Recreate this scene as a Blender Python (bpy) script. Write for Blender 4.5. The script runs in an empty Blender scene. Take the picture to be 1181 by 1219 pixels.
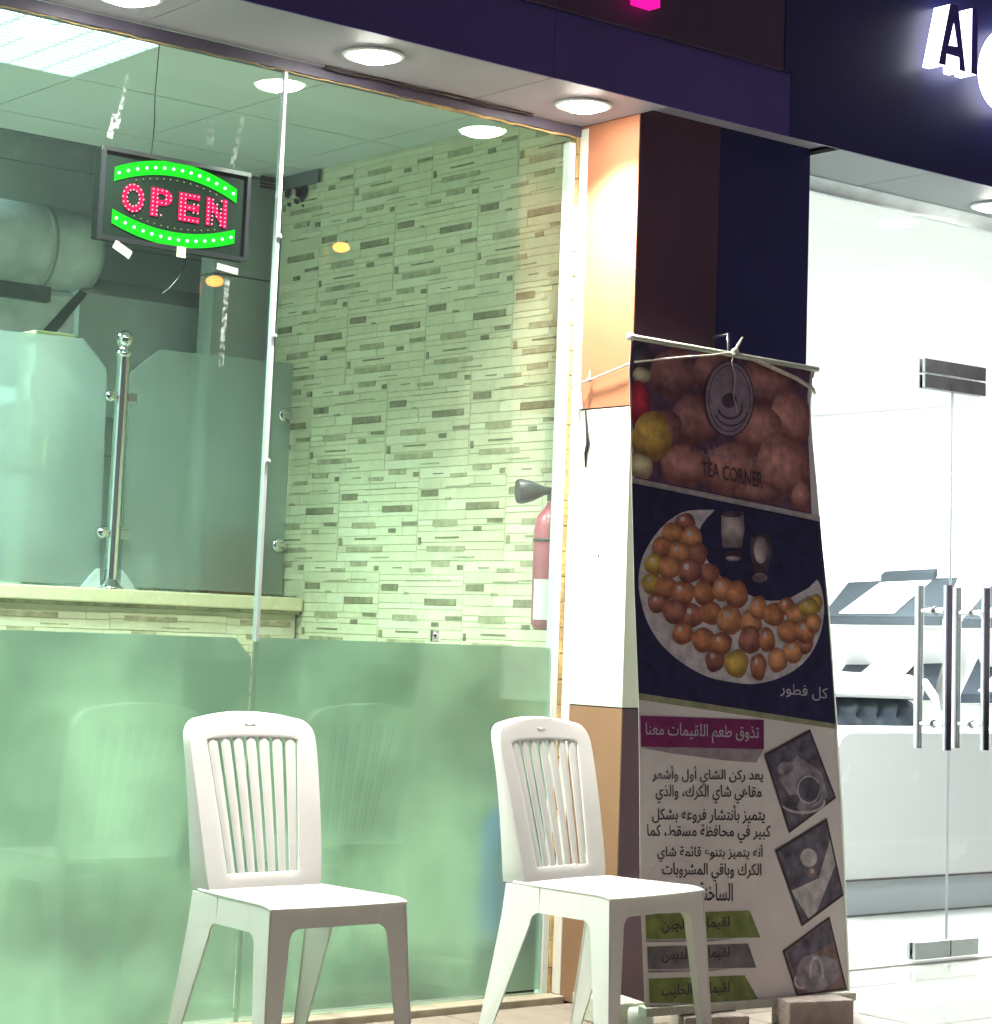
import bpy, bmesh, math, random
from mathutils import Vector, Matrix, noise

S = bpy.context.scene
COL = S.collection
PI = math.pi
R_ = math.radians

# ------------------------------------------------------------------ camera
H = 1.1
F, PX, PY = 2613.0, 590.5, 418.0
YAW, PITCH, ROLL = R_(39.036), R_(7.403), R_(2.198)
_f = Vector((math.sin(YAW) * math.cos(PITCH), math.cos(YAW) * math.cos(PITCH), math.sin(PITCH)))
_r = Vector((math.cos(YAW), -math.sin(YAW), 0))
_u = _r.cross(_f)
_r2 = math.cos(ROLL) * _r + math.sin(ROLL) * _u
_u2 = -math.sin(ROLL) * _r + math.cos(ROLL) * _u
cam = bpy.data.cameras.new('camera')
co = bpy.data.objects.new('camera', cam)
COL.objects.link(co)
m = Matrix((( _r2.x, _u2.x, -_f.x, 0), (_r2.y, _u2.y, -_f.y, 0), (_r2.z, _u2.z, -_f.z, H), (0, 0, 0, 1)))
co.matrix_world = m
cam.sensor_fit = 'HORIZONTAL'
cam.sensor_width = 36
cam.lens = F / 1181 * 36
cam.shift_y = (PY - 609.5) / 1181
cam.clip_start = 0.05
cam.clip_end = 500
S.camera = co

# ------------------------------------------------------------------ world: night sky
W = bpy.data.worlds.new('World')
S.world = W
W.use_nodes = True
nt = W.node_tree
nt.nodes.clear()
sky = nt.nodes.new('ShaderNodeTexSky')
sky.sky_type = 'NISHITA'
sky.sun_disc = False
sky.sun_elevation = R_(-3)
sky.sun_rotation = R_(200)
bg1 = nt.nodes.new('ShaderNodeBackground')
bg1.inputs['Strength'].default_value = 0.02
nt.links.new(sky.outputs[0], bg1.inputs['Color'])
bg2 = nt.nodes.new('ShaderNodeBackground')          # glow of the town on the night sky
bg2.inputs['Color'].default_value = (0.185, 0.155, 0.195, 1)
bg2.inputs['Strength'].default_value = 0.68
ad = nt.nodes.new('ShaderNodeAddShader')
nt.links.new(bg1.outputs[0], ad.inputs[0])
nt.links.new(bg2.outputs[0], ad.inputs[1])
wo = nt.nodes.new('ShaderNodeOutputWorld')
nt.links.new(ad.outputs[0], wo.inputs['Surface'])

S.view_settings.view_transform = 'Standard'
S.view_settings.look = 'None'
S.view_settings.gamma = 1
S.view_settings.exposure = 0
S.view_settings.use_curve_mapping = False
S.render.engine = 'CYCLES'
S.cycles.max_bounces = 10
S.cycles.transparent_max_bounces = 16
S.cycles.transmission_bounces = 6
S.cycles.sample_clamp_indirect = 6

# light levels
L_DOWN = 95.0
P_DOWN = 33.0
L_IN = 5.0
P_IN = 71.0
L_RIGHT = 290.0
L_STREET = 34.0

# ------------------------------------------------------------------ helpers
def ray(px, py):
    return _r2 * ((px - PX) / F) - _u2 * ((py - PY) / F) + _f
def atY(px, py, Y):
    d = ray(px, py); t = Y / d.y
    return Vector((d.x * t, Y, d.z * t + H))
def atX(px, py, X):
    d = ray(px, py); t = X / d.x
    return Vector((X, d.y * t, d.z * t + H))
def atZ(px, py, Z):
    d = ray(px, py); t = (Z - H) / d.z
    return Vector((d.x * t, d.y * t, Z))

class MB:
    def __init__(self):
        self.v = []; self.f = []; self.mi = []; self.sm = []
    def add(self, vs, fs, mi=0, sm=False):
        o = len(self.v)
        self.v += [tuple(v) for v in vs]
        for f in fs:
            self.f.append([i + o for i in f]); self.mi.append(mi); self.sm.append(sm)
    def box(self, a, b, mi=0):
        x0, y0, z0 = [min(p, q) for p, q in zip(a, b)]
        x1, y1, z1 = [max(p, q) for p, q in zip(a, b)]
        vs = [(x0,y0,z0),(x1,y0,z0),(x1,y1,z0),(x0,y1,z0),(x0,y0,z1),(x1,y0,z1),(x1,y1,z1),(x0,y1,z1)]
        self.add(vs, [(0,3,2,1),(4,5,6,7),(0,1,5,4),(1,2,6,5),(2,3,7,6),(3,0,4,7)], mi)
        return self
    def prism(self, poly, d, mi=0):
        """poly: list of 3-D points in order, extruded by vector d"""
        n = len(poly); d = Vector(d)
        vs = [Vector(p) for p in poly] + [Vector(p) + d for p in poly]
        self.add(vs, [list(range(n))[::-1], list(range(n, 2 * n))] + [(i, (i + 1) % n, n + (i + 1) % n, n + i) for i in range(n)], mi)
        return self
    def tube(self, pts, r, n=10, mi=0, caps=True):
        pts = [Vector(p) for p in pts]
        rs = r if isinstance(r, (list, tuple)) else [r] * len(pts)
        rings = []
        for i, p in enumerate(pts):
            a = pts[max(i - 1, 0)]; b = pts[min(i + 1, len(pts) - 1)]
            t = (b - a).normalized()
            up = Vector((0, 0, 1)) if abs(t.z) < 0.9 else Vector((0, 1, 0))
            e1 = t.cross(up).normalized(); e2 = t.cross(e1).normalized()
            rings.append([p + (e1 * math.cos(2 * PI * k / n) + e2 * math.sin(2 * PI * k / n)) * rs[i] for k in range(n)])
        vs = [q for rr in rings for q in rr]
        fs = [(i * n + k, i * n + (k + 1) % n, (i + 1) * n + (k + 1) % n, (i + 1) * n + k) for i in range(len(pts) - 1) for k in range(n)]
        self.add(vs, fs, mi, True)
        if caps:
            self.add(rings[0], [list(range(n))], mi); self.add(rings[-1], [list(range(n))[::-1]], mi)
        return self
    def lathe(self, c, prof, n=20, mi=0, axis='z'):
        """prof: (radius, height) list about c"""
        c = Vector(c); vs = []
        for r, h in prof:
            for k in range(n):
                a = 2 * PI * k / n
                if axis == 'z': vs.append(c + Vector((r * math.cos(a), r * math.sin(a), h)))
                elif axis == 'y': vs.append(c + Vector((r * math.cos(a), h, r * math.sin(a))))
                else: vs.append(c + Vector((h, r * math.cos(a), r * math.sin(a))))
        fs = [(i * n + k, i * n + (k + 1) % n, (i + 1) * n + (k + 1) % n, (i + 1) * n + k) for i in range(len(prof) - 1) for k in range(n)]
        self.add(vs, fs, mi, True)
        return self
    def mesh(self, name, mats, fix=True):
        me = bpy.data.meshes.new(name)
        me.from_pydata(self.v, [], self.f)
        me.polygons.foreach_set('material_index', self.mi)
        me.polygons.foreach_set('use_smooth', self.sm)
        if not isinstance(mats, (list, tuple)): mats = [mats]
        for mm in mats: me.materials.append(mm)
        if fix:
            bm = bmesh.new(); bm.from_mesh(me)
            bmesh.ops.recalc_face_normals(bm, faces=bm.faces)
            bm.to_mesh(me); bm.free()
        me.update()
        return me
    def build(self, name, mats, parent=None, bev=0.0, fix=True):
        o = bpy.data.objects.new(name, self.mesh(name, mats, fix))
        COL.objects.link(o)
        if parent is not None: attach(o, parent)
        if bev:
            b = o.modifiers.new('bevel', 'BEVEL'); b.width = bev; b.segments = 2; b.limit_method = 'ANGLE'
        return o

def attach(o, parent):
    """parts are written in world coordinates; keep them there under an unrotated parent"""
    o.parent = parent
    if not parent.get('_local'):
        p = parent; t = Vector((0, 0, 0))
        t = parent.matrix_basis.translation.copy() if parent.parent is None else parent.get('_w', (0, 0, 0))
        o.matrix_parent_inverse = Matrix.Translation(-Vector(t))
    return o
def tag(o, label=None, cat=None, group=None, kind=None):
    if label: o['label'] = label
    if cat: o['category'] = cat
    if group: o['group'] = group
    if kind: o['kind'] = kind
    return o
def thing(name, label, cat, loc=(0, 0, 0), group=None):
    o = bpy.data.objects.new(name, None)
    o.empty_display_size = 0.05
    COL.objects.link(o); o.location = loc
    return tag(o, label, cat, group)

def area(name, loc, size, power, col, spread, parent, disk=False):
    l = bpy.data.lights.new(name, 'AREA'); l.shape = 'DISK' if disk else 'SQUARE'; l.size = size; l.energy = power; l.color = col; l.spread = R_(spread)
    o = bpy.data.objects.new(name, l); COL.objects.link(o); o.location = loc
    o.parent = parent; o.matrix_parent_inverse = Matrix.Translation(-Vector(parent.location))
    return o
# ------------------------------------------------------------------ materials
def mat(name, col, rough=0.5, metal=0.0, var=0.06, nscale=6.0, bump=0.0, bscale=60.0, rvar=0.08, coat=0.0, spec=None, dirt=0.0, dirtcol=(0.1, 0.08, 0.06), stretch=None):
    mm = bpy.data.materials.new(name); mm.use_nodes = True
    n = mm.node_tree; n.nodes.clear()
    out = n.nodes.new('ShaderNodeOutputMaterial'); b = n.nodes.new('ShaderNodeBsdfPrincipled')
    n.links.new(b.outputs[0], out.inputs[0])
    tc = n.nodes.new('ShaderNodeTexCoord'); mp = n.nodes.new('ShaderNodeMapping')
    n.links.new(tc.outputs['Object'], mp.inputs[0])
    if stretch: mp.inputs['Scale'].default_value = stretch
    nz = n.nodes.new('ShaderNodeTexNoise'); nz.inputs['Scale'].default_value = nscale; nz.inputs['Detail'].default_value = 6
    n.links.new(mp.outputs[0], nz.inputs['Vector'])
    rp = n.nodes.new('ShaderNodeValToRGB')
    c = Vector(col)
    rp.color_ramp.elements[0].position = 0.3; rp.color_ramp.elements[1].position = 0.7
    rp.color_ramp.elements[0].color = (*[max(0, x * (1 - var)) for x in c], 1)
    rp.color_ramp.elements[1].color = (*[min(1, x * (1 + var)) for x in c], 1)
    n.links.new(nz.outputs['Fac'], rp.inputs[0])
    cs = rp.outputs[0]
    if dirt:
        nd = n.nodes.new('ShaderNodeTexNoise'); nd.inputs['Scale'].default_value = nscale * 0.6; nd.inputs['Detail'].default_value = 9
        n.links.new(tc.outputs['Object'], nd.inputs['Vector'])
        r2 = n.nodes.new('ShaderNodeValToRGB'); r2.color_ramp.elements[0].position = 0.52; r2.color_ramp.elements[1].position = 0.75
        r2.color_ramp.elements[1].color = (dirt, dirt, dirt, 1)
        n.links.new(nd.outputs['Fac'], r2.inputs[0])
        mx = n.nodes.new('ShaderNodeMix'); mx.data_type = 'RGBA'
        n.links.new(r2.outputs[0], mx.inputs[0]); n.links.new(cs, mx.inputs[6]); mx.inputs[7].default_value = (*dirtcol, 1)
        cs = mx.outputs[2]
    n.links.new(cs, b.inputs['Base Color'])
    mr = n.nodes.new('ShaderNodeMapRange'); mr.inputs[3].default_value = max(0.02, rough - rvar); mr.inputs[4].default_value = min(1, rough + rvar)
    n.links.new(nz.outputs['Fac'], mr.inputs[0]); n.links.new(mr.outputs[0], b.inputs['Roughness'])
    b.inputs['Metallic'].default_value = metal
    if coat: b.inputs['Coat Weight'].default_value = coat; b.inputs['Coat Roughness'].default_value = 0.08
    if spec is not None: b.inputs['Specular IOR Level'].default_value = spec
    if bump:
        nb = n.nodes.new('ShaderNodeTexNoise'); nb.inputs['Scale'].default_value = bscale; nb.inputs['Detail'].default_value = 5
        n.links.new(mp.outputs[0], nb.inputs['Vector'])
        bp = n.nodes.new('ShaderNodeBump'); bp.inputs['Strength'].default_value = bump; bp.inputs['Distance'].default_value = 0.01
        n.links.new(nb.outputs['Fac'], bp.inputs['Height']); n.links.new(bp.outputs[0], b.inputs['Normal'])
    return mm
def emit(name, col, strength):
    mm = bpy.data.materials.new(name); mm.use_nodes = True
    n = mm.node_tree; n.nodes.clear()
    out = n.nodes.new('ShaderNodeOutputMaterial'); e = n.nodes.new('ShaderNodeEmission')
    e.inputs[0].default_value = (*col, 1); e.inputs[1].default_value = strength
    n.links.new(e.outputs[0], out.inputs[0])
    return mm
def glass(name, tint, ior=1.5, smear=0.0):
    mm = bpy.data.materials.new(name); mm.use_nodes = True
    n = mm.node_tree; n.nodes.clear()
    out = n.nodes.new('ShaderNodeOutputMaterial')
    tr = n.nodes.new('ShaderNodeBsdfTransparent'); tr.inputs[0].default_value = (*tint, 1)
    gl = n.nodes.new('ShaderNodeBsdfGlossy'); gl.inputs['Roughness'].default_value = 0.0
    fr = n.nodes.new('ShaderNodeFresnel'); fr.inputs[0].default_value = ior
    mx = n.nodes.new('ShaderNodeMixShader')
    ge = n.nodes.new('ShaderNodeNewGeometry'); mi_ = n.nodes.new('ShaderNodeMapRange')      # thin pane: same reflectance on both faces
    mi_.inputs[3].default_value = ior; mi_.inputs[4].default_value = 1 / ior
    n.links.new(ge.outputs['Backfacing'], mi_.inputs[0]); n.links.new(mi_.outputs[0], fr.inputs[0])
    n.links.new(fr.outputs[0], mx.inputs[0]); n.links.new(tr.outputs[0], mx.inputs[1]); n.links.new(gl.outputs[0], mx.inputs[2])
    last = mx
    if smear:
        df = n.nodes.new('ShaderNodeBsdfDiffuse'); df.inputs[0].default_value = (0.7, 0.75, 0.72, 1)
        tc = n.nodes.new('ShaderNodeTexCoord'); mp = n.nodes.new('ShaderNodeMapping'); mp.inputs['Scale'].default_value = (1.6, 1, 0.8)
        nz = n.nodes.new('ShaderNodeTexNoise'); nz.inputs['Scale'].default_value = 1.5; nz.inputs['Detail'].default_value = 7
        n.links.new(tc.outputs['Object'], mp.inputs[0]); n.links.new(mp.outputs[0], nz.inputs['Vector'])
        mr = n.nodes.new('ShaderNodeMapRange'); mr.inputs[1].default_value = 0.4; mr.inputs[2].default_value = 0.75; mr.inputs[3].default_value = smear * 0.35; mr.inputs[4].default_value = smear
        n.links.new(nz.outputs['Fac'], mr.inputs[0])
        m2 = n.nodes.new('ShaderNodeMixShader')
        n.links.new(mr.outputs[0], m2.inputs[0]); n.links.new(mx.outputs[0], m2.inputs[1]); n.links.new(df.outputs[0], m2.inputs[2])
        last = m2
    n.links.new(last.outputs[0], out.inputs[0])
    return mm
def frosted(name, col, see=0.45, rough=0.45, gloss=0.06, ior=1.12, cloud=0.30):
    mm = bpy.data.materials.new(name); mm.use_nodes = True
    n = mm.node_tree; n.nodes.clear()
    out = n.nodes.new('ShaderNodeOutputMaterial')
    tc = n.nodes.new('ShaderNodeTexCoord')
    nz = n.nodes.new('ShaderNodeTexNoise'); nz.inputs['Scale'].default_value = 2.6; nz.inputs['Detail'].default_value = 3
    n.links.new(tc.outputs['Object'], nz.inputs['Vector'])
    rp = n.nodes.new('ShaderNodeValToRGB'); rp.color_ramp.elements[0].position = 0.35; rp.color_ramp.elements[1].position = 0.65
    rp.color_ramp.elements[0].color = (*[x * (1 - cloud) for x in col], 1); rp.color_ramp.elements[1].color = (*col, 1)
    n.links.new(nz.outputs['Fac'], rp.inputs[0])
    tl = n.nodes.new('ShaderNodeBsdfTranslucent'); df = n.nodes.new('ShaderNodeBsdfDiffuse')
    n.links.new(rp.outputs[0], tl.inputs[0]); n.links.new(rp.outputs[0], df.inputs[0])
    a = n.nodes.new('ShaderNodeMixShader'); a.inputs[0].default_value = 0.3
    n.links.new(tl.outputs[0], a.inputs[1]); n.links.new(df.outputs[0], a.inputs[2])
    rf = n.nodes.new('ShaderNodeBsdfRefraction'); rf.inputs['Roughness'].default_value = rough; rf.inputs['IOR'].default_value = ior
    n.links.new(rp.outputs[0], rf.inputs[0])
    b = n.nodes.new('ShaderNodeMixShader'); b.inputs[0].default_value = see
    n.links.new(a.outputs[0], b.inputs[1]); n.links.new(rf.outputs[0], b.inputs[2])
    gl = n.nodes.new('ShaderNodeBsdfGlossy'); gl.inputs['Roughness'].default_value = 0.12
    c = n.nodes.new('ShaderNodeMixShader'); c.inputs[0].default_value = gloss
    n.links.new(b.outputs[0], c.inputs[1]); n.links.new(gl.outputs[0], c.inputs[2])
    n.links.new(c.outputs[0], out.inputs[0])
    return mm

M = dict(
    asphalt=mat('asphalt', (0.05, 0.05, 0.055), 0.9, var=0.3, nscale=30, bump=0.6, bscale=200),
    kerb=mat('kerb_stone', (0.35, 0.33, 0.30), 0.85, var=0.15, bump=0.4, dirt=0.4),
    paver=mat('paver', (0.22, 0.185, 0.145), 0.75, var=0.14, nscale=14, bump=0.25, bscale=90, dirt=0.35, dirtcol=(0.22, 0.17, 0.12)),
    joint=mat('joint_mortar', (0.20, 0.17, 0.14), 0.95, var=0.2),
    porcelain=mat('porcelain_tile', (0.36, 0.37, 0.335), 0.13, var=0.04, nscale=3, coat=0.4),
    sill=mat('sill_stone', (0.34, 0.30, 0.22), 0.5, var=0.18, nscale=18, dirt=0.4),
    fascia_brown=mat('fascia_aubergine', (0.085, 0.050, 0.095), 0.5, var=0.10, nscale=2.5, bump=0.05, bscale=400),  # board brown, mixed with the purple of the downlights' glow
    fascia_purple=mat('fascia_violet', (0.105, 0.075, 0.30), 0.4, var=0.12, nscale=2.0, bump=0.05, bscale=400),  # violet board, purple raised to stand in for glow from the downlights
    navy=mat('fascia_navy', (0.021, 0.022, 0.115), 0.42, var=0.14, nscale=2.2, bump=0.05, bscale=400),
    navyface=mat('letter_face', (0.07, 0.04, 0.33), 0.35, var=0.05),
    soffit=mat('soffit_board', (0.33, 0.30, 0.36), 0.55, var=0.06, nscale=4, dirt=0.12, dirtcol=(0.2, 0.15, 0.15)),
    soffit_grey=mat('soffit_grey', (0.17, 0.20, 0.205), 0.5, var=0.05),
    headrail=mat('head_rail_dark', (0.10, 0.09, 0.13), 0.5, var=0.2, nscale=8),
    orange=mat('clad_orange', (0.43, 0.165, 0.085), 0.4, var=0.05, nscale=2, coat=0.1, dirt=0.12, dirtcol=(0.35, 0.18, 0.10)),
    brown_lo=mat('clad_brown', (0.30, 0.165, 0.095), 0.45, var=0.08, nscale=4, dirt=0.25, dirtcol=(0.45, 0.33, 0.25)),
    white_clad=mat('clad_white', (0.80, 0.79, 0.70), 0.35, var=0.03, dirt=0.16, dirtcol=(0.5, 0.45, 0.35)),
    brown_shaded=mat('clad_brown_shaded', (0.105, 0.048, 0.075), 0.45, var=0.15, nscale=3),  # copy of the side cladding, darkened for the shade on the front face
    seam=mat('dark_seam', (0.04, 0.03, 0.03), 0.8),
    alu=mat('white_alu', (0.78, 0.84, 0.78), 0.35, var=0.04, dirt=0.08),
    sealant=mat('yellow_sealant', (0.55, 0.38, 0.16), 0.6, var=0.35, nscale=22, bump=0.4, bscale=60, dirt=0.6, dirtcol=(0.25, 0.14, 0.05)),
    silicone=mat('silicone', (0.42, 0.46, 0.45), 0.35, var=0.03),
    chrome=mat('chrome', (0.78, 0.80, 0.80), 0.08, 1.0, var=0.02, rvar=0.03),
    steel=mat('brushed_steel', (0.42, 0.45, 0.44), 0.3, 1.0, var=0.06, nscale=12),
    galv=mat('galvanised_sheet', (0.66, 0.72, 0.72), 0.45, 0.15, var=0.18, nscale=9, bump=0.1, bscale=20),
    hood=mat('hood_sheet', (0.46, 0.50, 0.50), 0.5, 0.1, var=0.15, nscale=5),
    dark=mat('dark_void', (0.095, 0.11, 0.12), 0.7, var=0.3),
    black=mat('black_plastic', (0.02, 0.022, 0.025), 0.35, var=0.1),
    ceil=mat('ceiling_panel', (0.58, 0.62, 0.60), 0.75, var=0.03, nscale=3, bump=0.05, bscale=200),
    ceil_dark=mat('ceiling_joint', (0.14, 0.15, 0.15), 0.9),
    inwall=mat('inner_wall', (0.42, 0.46, 0.44), 0.6, var=0.05),
    walltile=mat('kitchen_tile', (0.62, 0.66, 0.62), 0.25, var=0.04),
    infloor=mat('shop_floor_tile', (0.30, 0.31, 0.27), 0.25, var=0.08),
    s_cream=mat('strip_cream', (0.66, 0.63, 0.44), 0.45, var=0.07, nscale=25, bump=0.10, bscale=120),
    s_pale=mat('strip_pale', (0.70, 0.68, 0.50), 0.45, var=0.05, nscale=25, bump=0.10, bscale=120),
    s_sand=mat('strip_sand', (0.62, 0.60, 0.42), 0.45, var=0.08, nscale=25, bump=0.10, bscale=120),
    s_dark=mat('strip_taupe', (0.225, 0.205, 0.125), 0.5, var=0.45, nscale=22, bump=0.3, bscale=120, stretch=(1, 1, 1)),
    s_mid=mat('strip_olive', (0.37, 0.34, 0.22), 0.5, var=0.4, nscale=22, bump=0.3, bscale=120),
    grout=mat('strip_grout', (0.60, 0.57, 0.41), 0.8, var=0.1),
    counter=mat('counter_stone', (0.62, 0.56, 0.36), 0.25, var=0.06, nscale=30, coat=0.3),
    plastic=mat('chair_plastic', (0.84, 0.825, 0.78), 0.38, var=0.015, nscale=9, bump=0.05, bscale=260, dirt=0.14, dirtcol=(0.55, 0.50, 0.42)),
    rope=mat('cotton_rope', (0.62, 0.56, 0.48), 0.9, var=0.2, nscale=60, bump=0.6, bscale=300),
    ziptie=mat('white_tie', (0.85, 0.85, 0.82), 0.4),
    concrete=mat('concrete_block', (0.42, 0.36, 0.31), 0.95, var=0.15, nscale=20, bump=0.6, bscale=120, dirt=0.4, dirtcol=(0.2, 0.16, 0.13)),
    concrete_lt=mat('concrete_block_light', (0.55, 0.56, 0.46), 0.9, var=0.12, nscale=20, bump=0.5, bscale=120),
    vinyl=mat('banner_vinyl', (0.86, 0.80, 0.75), 0.4, var=0.05, nscale=3),
    vinyl_edge=mat('banner_edge_vinyl', (0.60, 0.64, 0.50), 0.4, var=0.05),
    red=mat('extinguisher_red', (0.42, 0.085, 0.13), 0.4, var=0.05, coat=0.4),
    signface=mat('sign_face', (0.008, 0.018, 0.012), 0.6, var=0.1, spec=0.08),
    blackrub=mat('black_rubber', (0.03, 0.035, 0.04), 0.45),
    paper=mat('paper_label', (0.75, 0.75, 0.70), 0.6),
    white=mat('white_paint', (0.86, 0.86, 0.85), 0.5, var=0.02),
    desk=mat('desk_laminate', (0.84, 0.85, 0.86), 0.25, var=0.01),
    deskgrey=mat('desk_kick', (0.46, 0.50, 0.53), 0.4, var=0.04),
    greyglass=mat('grey_gloss', (0.026, 0.032, 0.036), 0.7, var=0.12, nscale=3, spec=0.0),
    leather=mat('grey_leather', (0.013, 0.017, 0.022), 0.5, var=0.2, nscale=10, bump=0.2, bscale=90, spec=0.06),
    tape=mat('white_tape', (0.34, 0.36, 0.32), 0.5),
    film=mat('old_tape_residue', (0.10, 0.13, 0.125), 0.5, var=0.7, nscale=60),
    wood=mat('board_wood', (0.42, 0.26, 0.13), 0.6, var=0.2, nscale=10),
    carton=mat('pale_carton', (0.62, 0.66, 0.38), 0.7, var=0.1),
    cartong=mat('green_white_box', (0.62, 0.72, 0.60), 0.6, var=0.05),
    bluep=mat('blue_plastic', (0.01, 0.16, 0.80), 0.35),
)
M['pane'] = glass('clear_pane', (0.965, 0.995, 0.98), ior=1.58, smear=0.0018)
M['pane_r'] = glass('door_pane', (0.97, 0.99, 0.98))
def haze_mark(name):
    mm = bpy.data.materials.new(name); mm.use_nodes = True; n = mm.node_tree; n.nodes.clear()
    out = n.nodes.new('ShaderNodeOutputMaterial'); t = n.nodes.new('ShaderNodeBsdfTransparent'); d = n.nodes.new('ShaderNodeBsdfDiffuse'); d.inputs[0].default_value = (0.6, 0.66, 0.64, 1)
    tc = n.nodes.new('ShaderNodeTexCoord'); nz = n.nodes.new('ShaderNodeTexNoise'); nz.inputs['Scale'].default_value = 70; nz.inputs['Detail'].default_value = 4
    n.links.new(tc.outputs['Object'], nz.inputs['Vector']); mr = n.nodes.new('ShaderNodeMapRange'); mr.inputs[1].default_value = 0.42; mr.inputs[2].default_value = 0.68; mr.inputs[3].default_value = 0.0; mr.inputs[4].default_value = 0.20
    n.links.new(nz.outputs['Fac'], mr.inputs[0]); m_ = n.nodes.new('ShaderNodeMixShader'); n.links.new(mr.outputs[0], m_.inputs[0]); n.links.new(t.outputs[0], m_.inputs[1]); n.links.new(d.outputs[0], m_.inputs[2])
    n.links.new(m_.outputs[0], out.inputs[0]); return mm
M['film'] = haze_mark('old_tape_haze')
M['frost'] = frosted('frost_film', (0.72, 0.805, 0.715), see=0.58, rough=0.42)
M['frost2'] = frosted('frost_screen', (0.84, 0.90, 0.88), see=0.62, rough=0.22, cloud=0.08)
M['lamp'] = emit('downlight_lens', (1.0, 0.97, 0.90), L_DOWN)
M['tubes'] = emit('ceiling_lens', (0.74, 1.0, 0.94), L_IN)
M['panelR'] = emit('ceiling_lens_right', (0.96, 0.99, 1.0), L_RIGHT)
M['sodium'] = emit('street_lamp_lens', (1.0, 0.24, 0.035), L_STREET)
M['ledg'] = emit('green_led', (0.16, 1.0, 0.22), 14.0)
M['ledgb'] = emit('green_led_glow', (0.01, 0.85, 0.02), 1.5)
M['ledr'] = emit('red_led', (1.0, 0.20, 0.30), 5.0)
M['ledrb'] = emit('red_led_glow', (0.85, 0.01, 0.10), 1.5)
M['ledy'] = emit('yellow_led', (0.6, 0.8, 0.15), 1.0)
M['halo'] = emit('white_letter_side', (0.93, 0.93, 1.0), 5.0)
M['magenta'] = emit('magenta_letter', (1.0, 0.01, 0.35), 1.3)

# ------------------------------------------------------------------ main dimensions (metres)
YG = 5.256          # glass line
YP = 4.972          # pillar front
YF = 4.836          # fascia front
ZS = 2.746          # soffit
ZT = 2.711          # top of the glass
XP = 4.577          # pillar, left (return) face
XPR = 5.36          # pillar, right side
XW = 4.66           # strip-tiled wall inside
ZC = 2.85           # shop ceiling
XSEAM = 3.433

# ------------------------------------------------------------------ ground
b = MB(); b.box((-60, -60, -0.35), (60, 40, -0.15)); tag(b.build('ground', M['asphalt']), kind='structure')
b = MB(); b.box((-30, 1.9, -0.15), (30, YG + 0.3, -0.012)); pave = tag(b.build('pavement', M['joint']), kind='structure')
b = MB(); b.box((-30, 1.78, -0.15), (30, 1.898, 0.0)); tag(b.build('kerb', M['kerb'], bev=0.008), kind='structure')
rng = random.Random(4)
paver_me = {}
def paver(x0, y0, x1, y1, mt, key, name):
    k = (round(x1 - x0, 3), round(y1 - y0, 3), key)
    if k not in paver_me:
        a = MB(); w, d = x1 - x0, y1 - y0; e = 0.004
        a.add([(0,0,-0.011),(w,0,-0.011),(w,d,-0.011),(0,d,-0.011),(0,0,-e),(w,0,-e),(w,d,-e),(0,d,-e),(e,e,0),(w-e,e,0),(w-e,d-e,0),(e,d-e,0)],
              [(0,1,5,4),(1,2,6,5),(2,3,7,6),(3,0,4,7),(4,5,9,8),(5,6,10,9),(6,7,11,10),(7,4,8,11),(8,9,10,11)])
        paver_me[k] = a.mesh(name, mt)
    o = bpy.data.objects.new(name, paver_me[k]); COL.objects.link(o)
    o.location = (x0, y0, rng.uniform(-0.001, 0.0005)); o.parent = pave
    return o
for i in range(10):
    for j in range(8):
        x0 = 1.3 + i * 0.4; y0 = 1.98 + j * 0.4
        x1 = min(x0 + 0.394, 5.27)
        if x0 < 5.2: paver(x0, y0, x1, y0 + 0.394, M['paver'], 'p', 'paving_slab')
for i in range(6):
    for j in range(6):
        x0 = 5.28 + i * 0.6; y0 = 1.98 + j * 0.6
        y1 = min(y0 + 0.597, YG + 0.28)
        if y1 > y0 + 0.1: paver(x0, y0, x0 + 0.597, y1, M['porcelain'], 'q', 'floor_tile')
b = MB(); b.box((1.0, 5.19, -0.010), (XP - 0.002, YG + 0.04, 0.018)); tag(b.build('window_sill', M['sill'], bev=0.003), 'low stone sill under the big frosted shop window', 'sill')

# ------------------------------------------------------------------ shop rooms (setting)
b = MB(); b.box((0.8, YG + 0.31, -0.05), (5.6, 8.6, -0.006)); tag(b.build('shop_floor', M['infloor']), kind='structure')
b = MB(); b.box((5.37, YG + 0.30, -0.05), (11.6, 10.9, -0.004)); tag(b.build('salon_floor', M['porcelain']), kind='structure')
# ceiling of the left shop: panels in a grid
b = MB(); b.box((0.8, YG + 0.01, ZC + 0.014), (XW + 0.2, 7.17, ZC + 0.06)); ceil = tag(b.build('ceiling', M['ceil_dark']), kind='structure')
cx0 = atZ(190, 57, ZC).x; cy0 = atZ(88, 93, ZC).y            # corner of the light panel fixes the grid
light_cells = {(-1, -1), (-4, -1), (-3, 1), (-6, 0)}
for i in range(-5, 4):
    for j in range(-2, 3):
        x0 = cx0 + i * 0.6 + 0.003; x1 = x0 + 0.594; y0 = cy0 + j * 0.6 + 0.003; y1 = y0 + 0.594
        x1 = min(x1, XW - 0.002); y0 = max(y0, YG + 0.015); y1 = min(y1, 7.165)
        if x1 - x0 < 0.03 or y1 - y0 < 0.03 or (i, j) in light_cells or x0 < 0.8: continue
        a = MB(); a.box((x0, y0, ZC), (x1, y1, ZC + 0.012)); a.build('ceiling_panel', M['ceil'], ceil)
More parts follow.
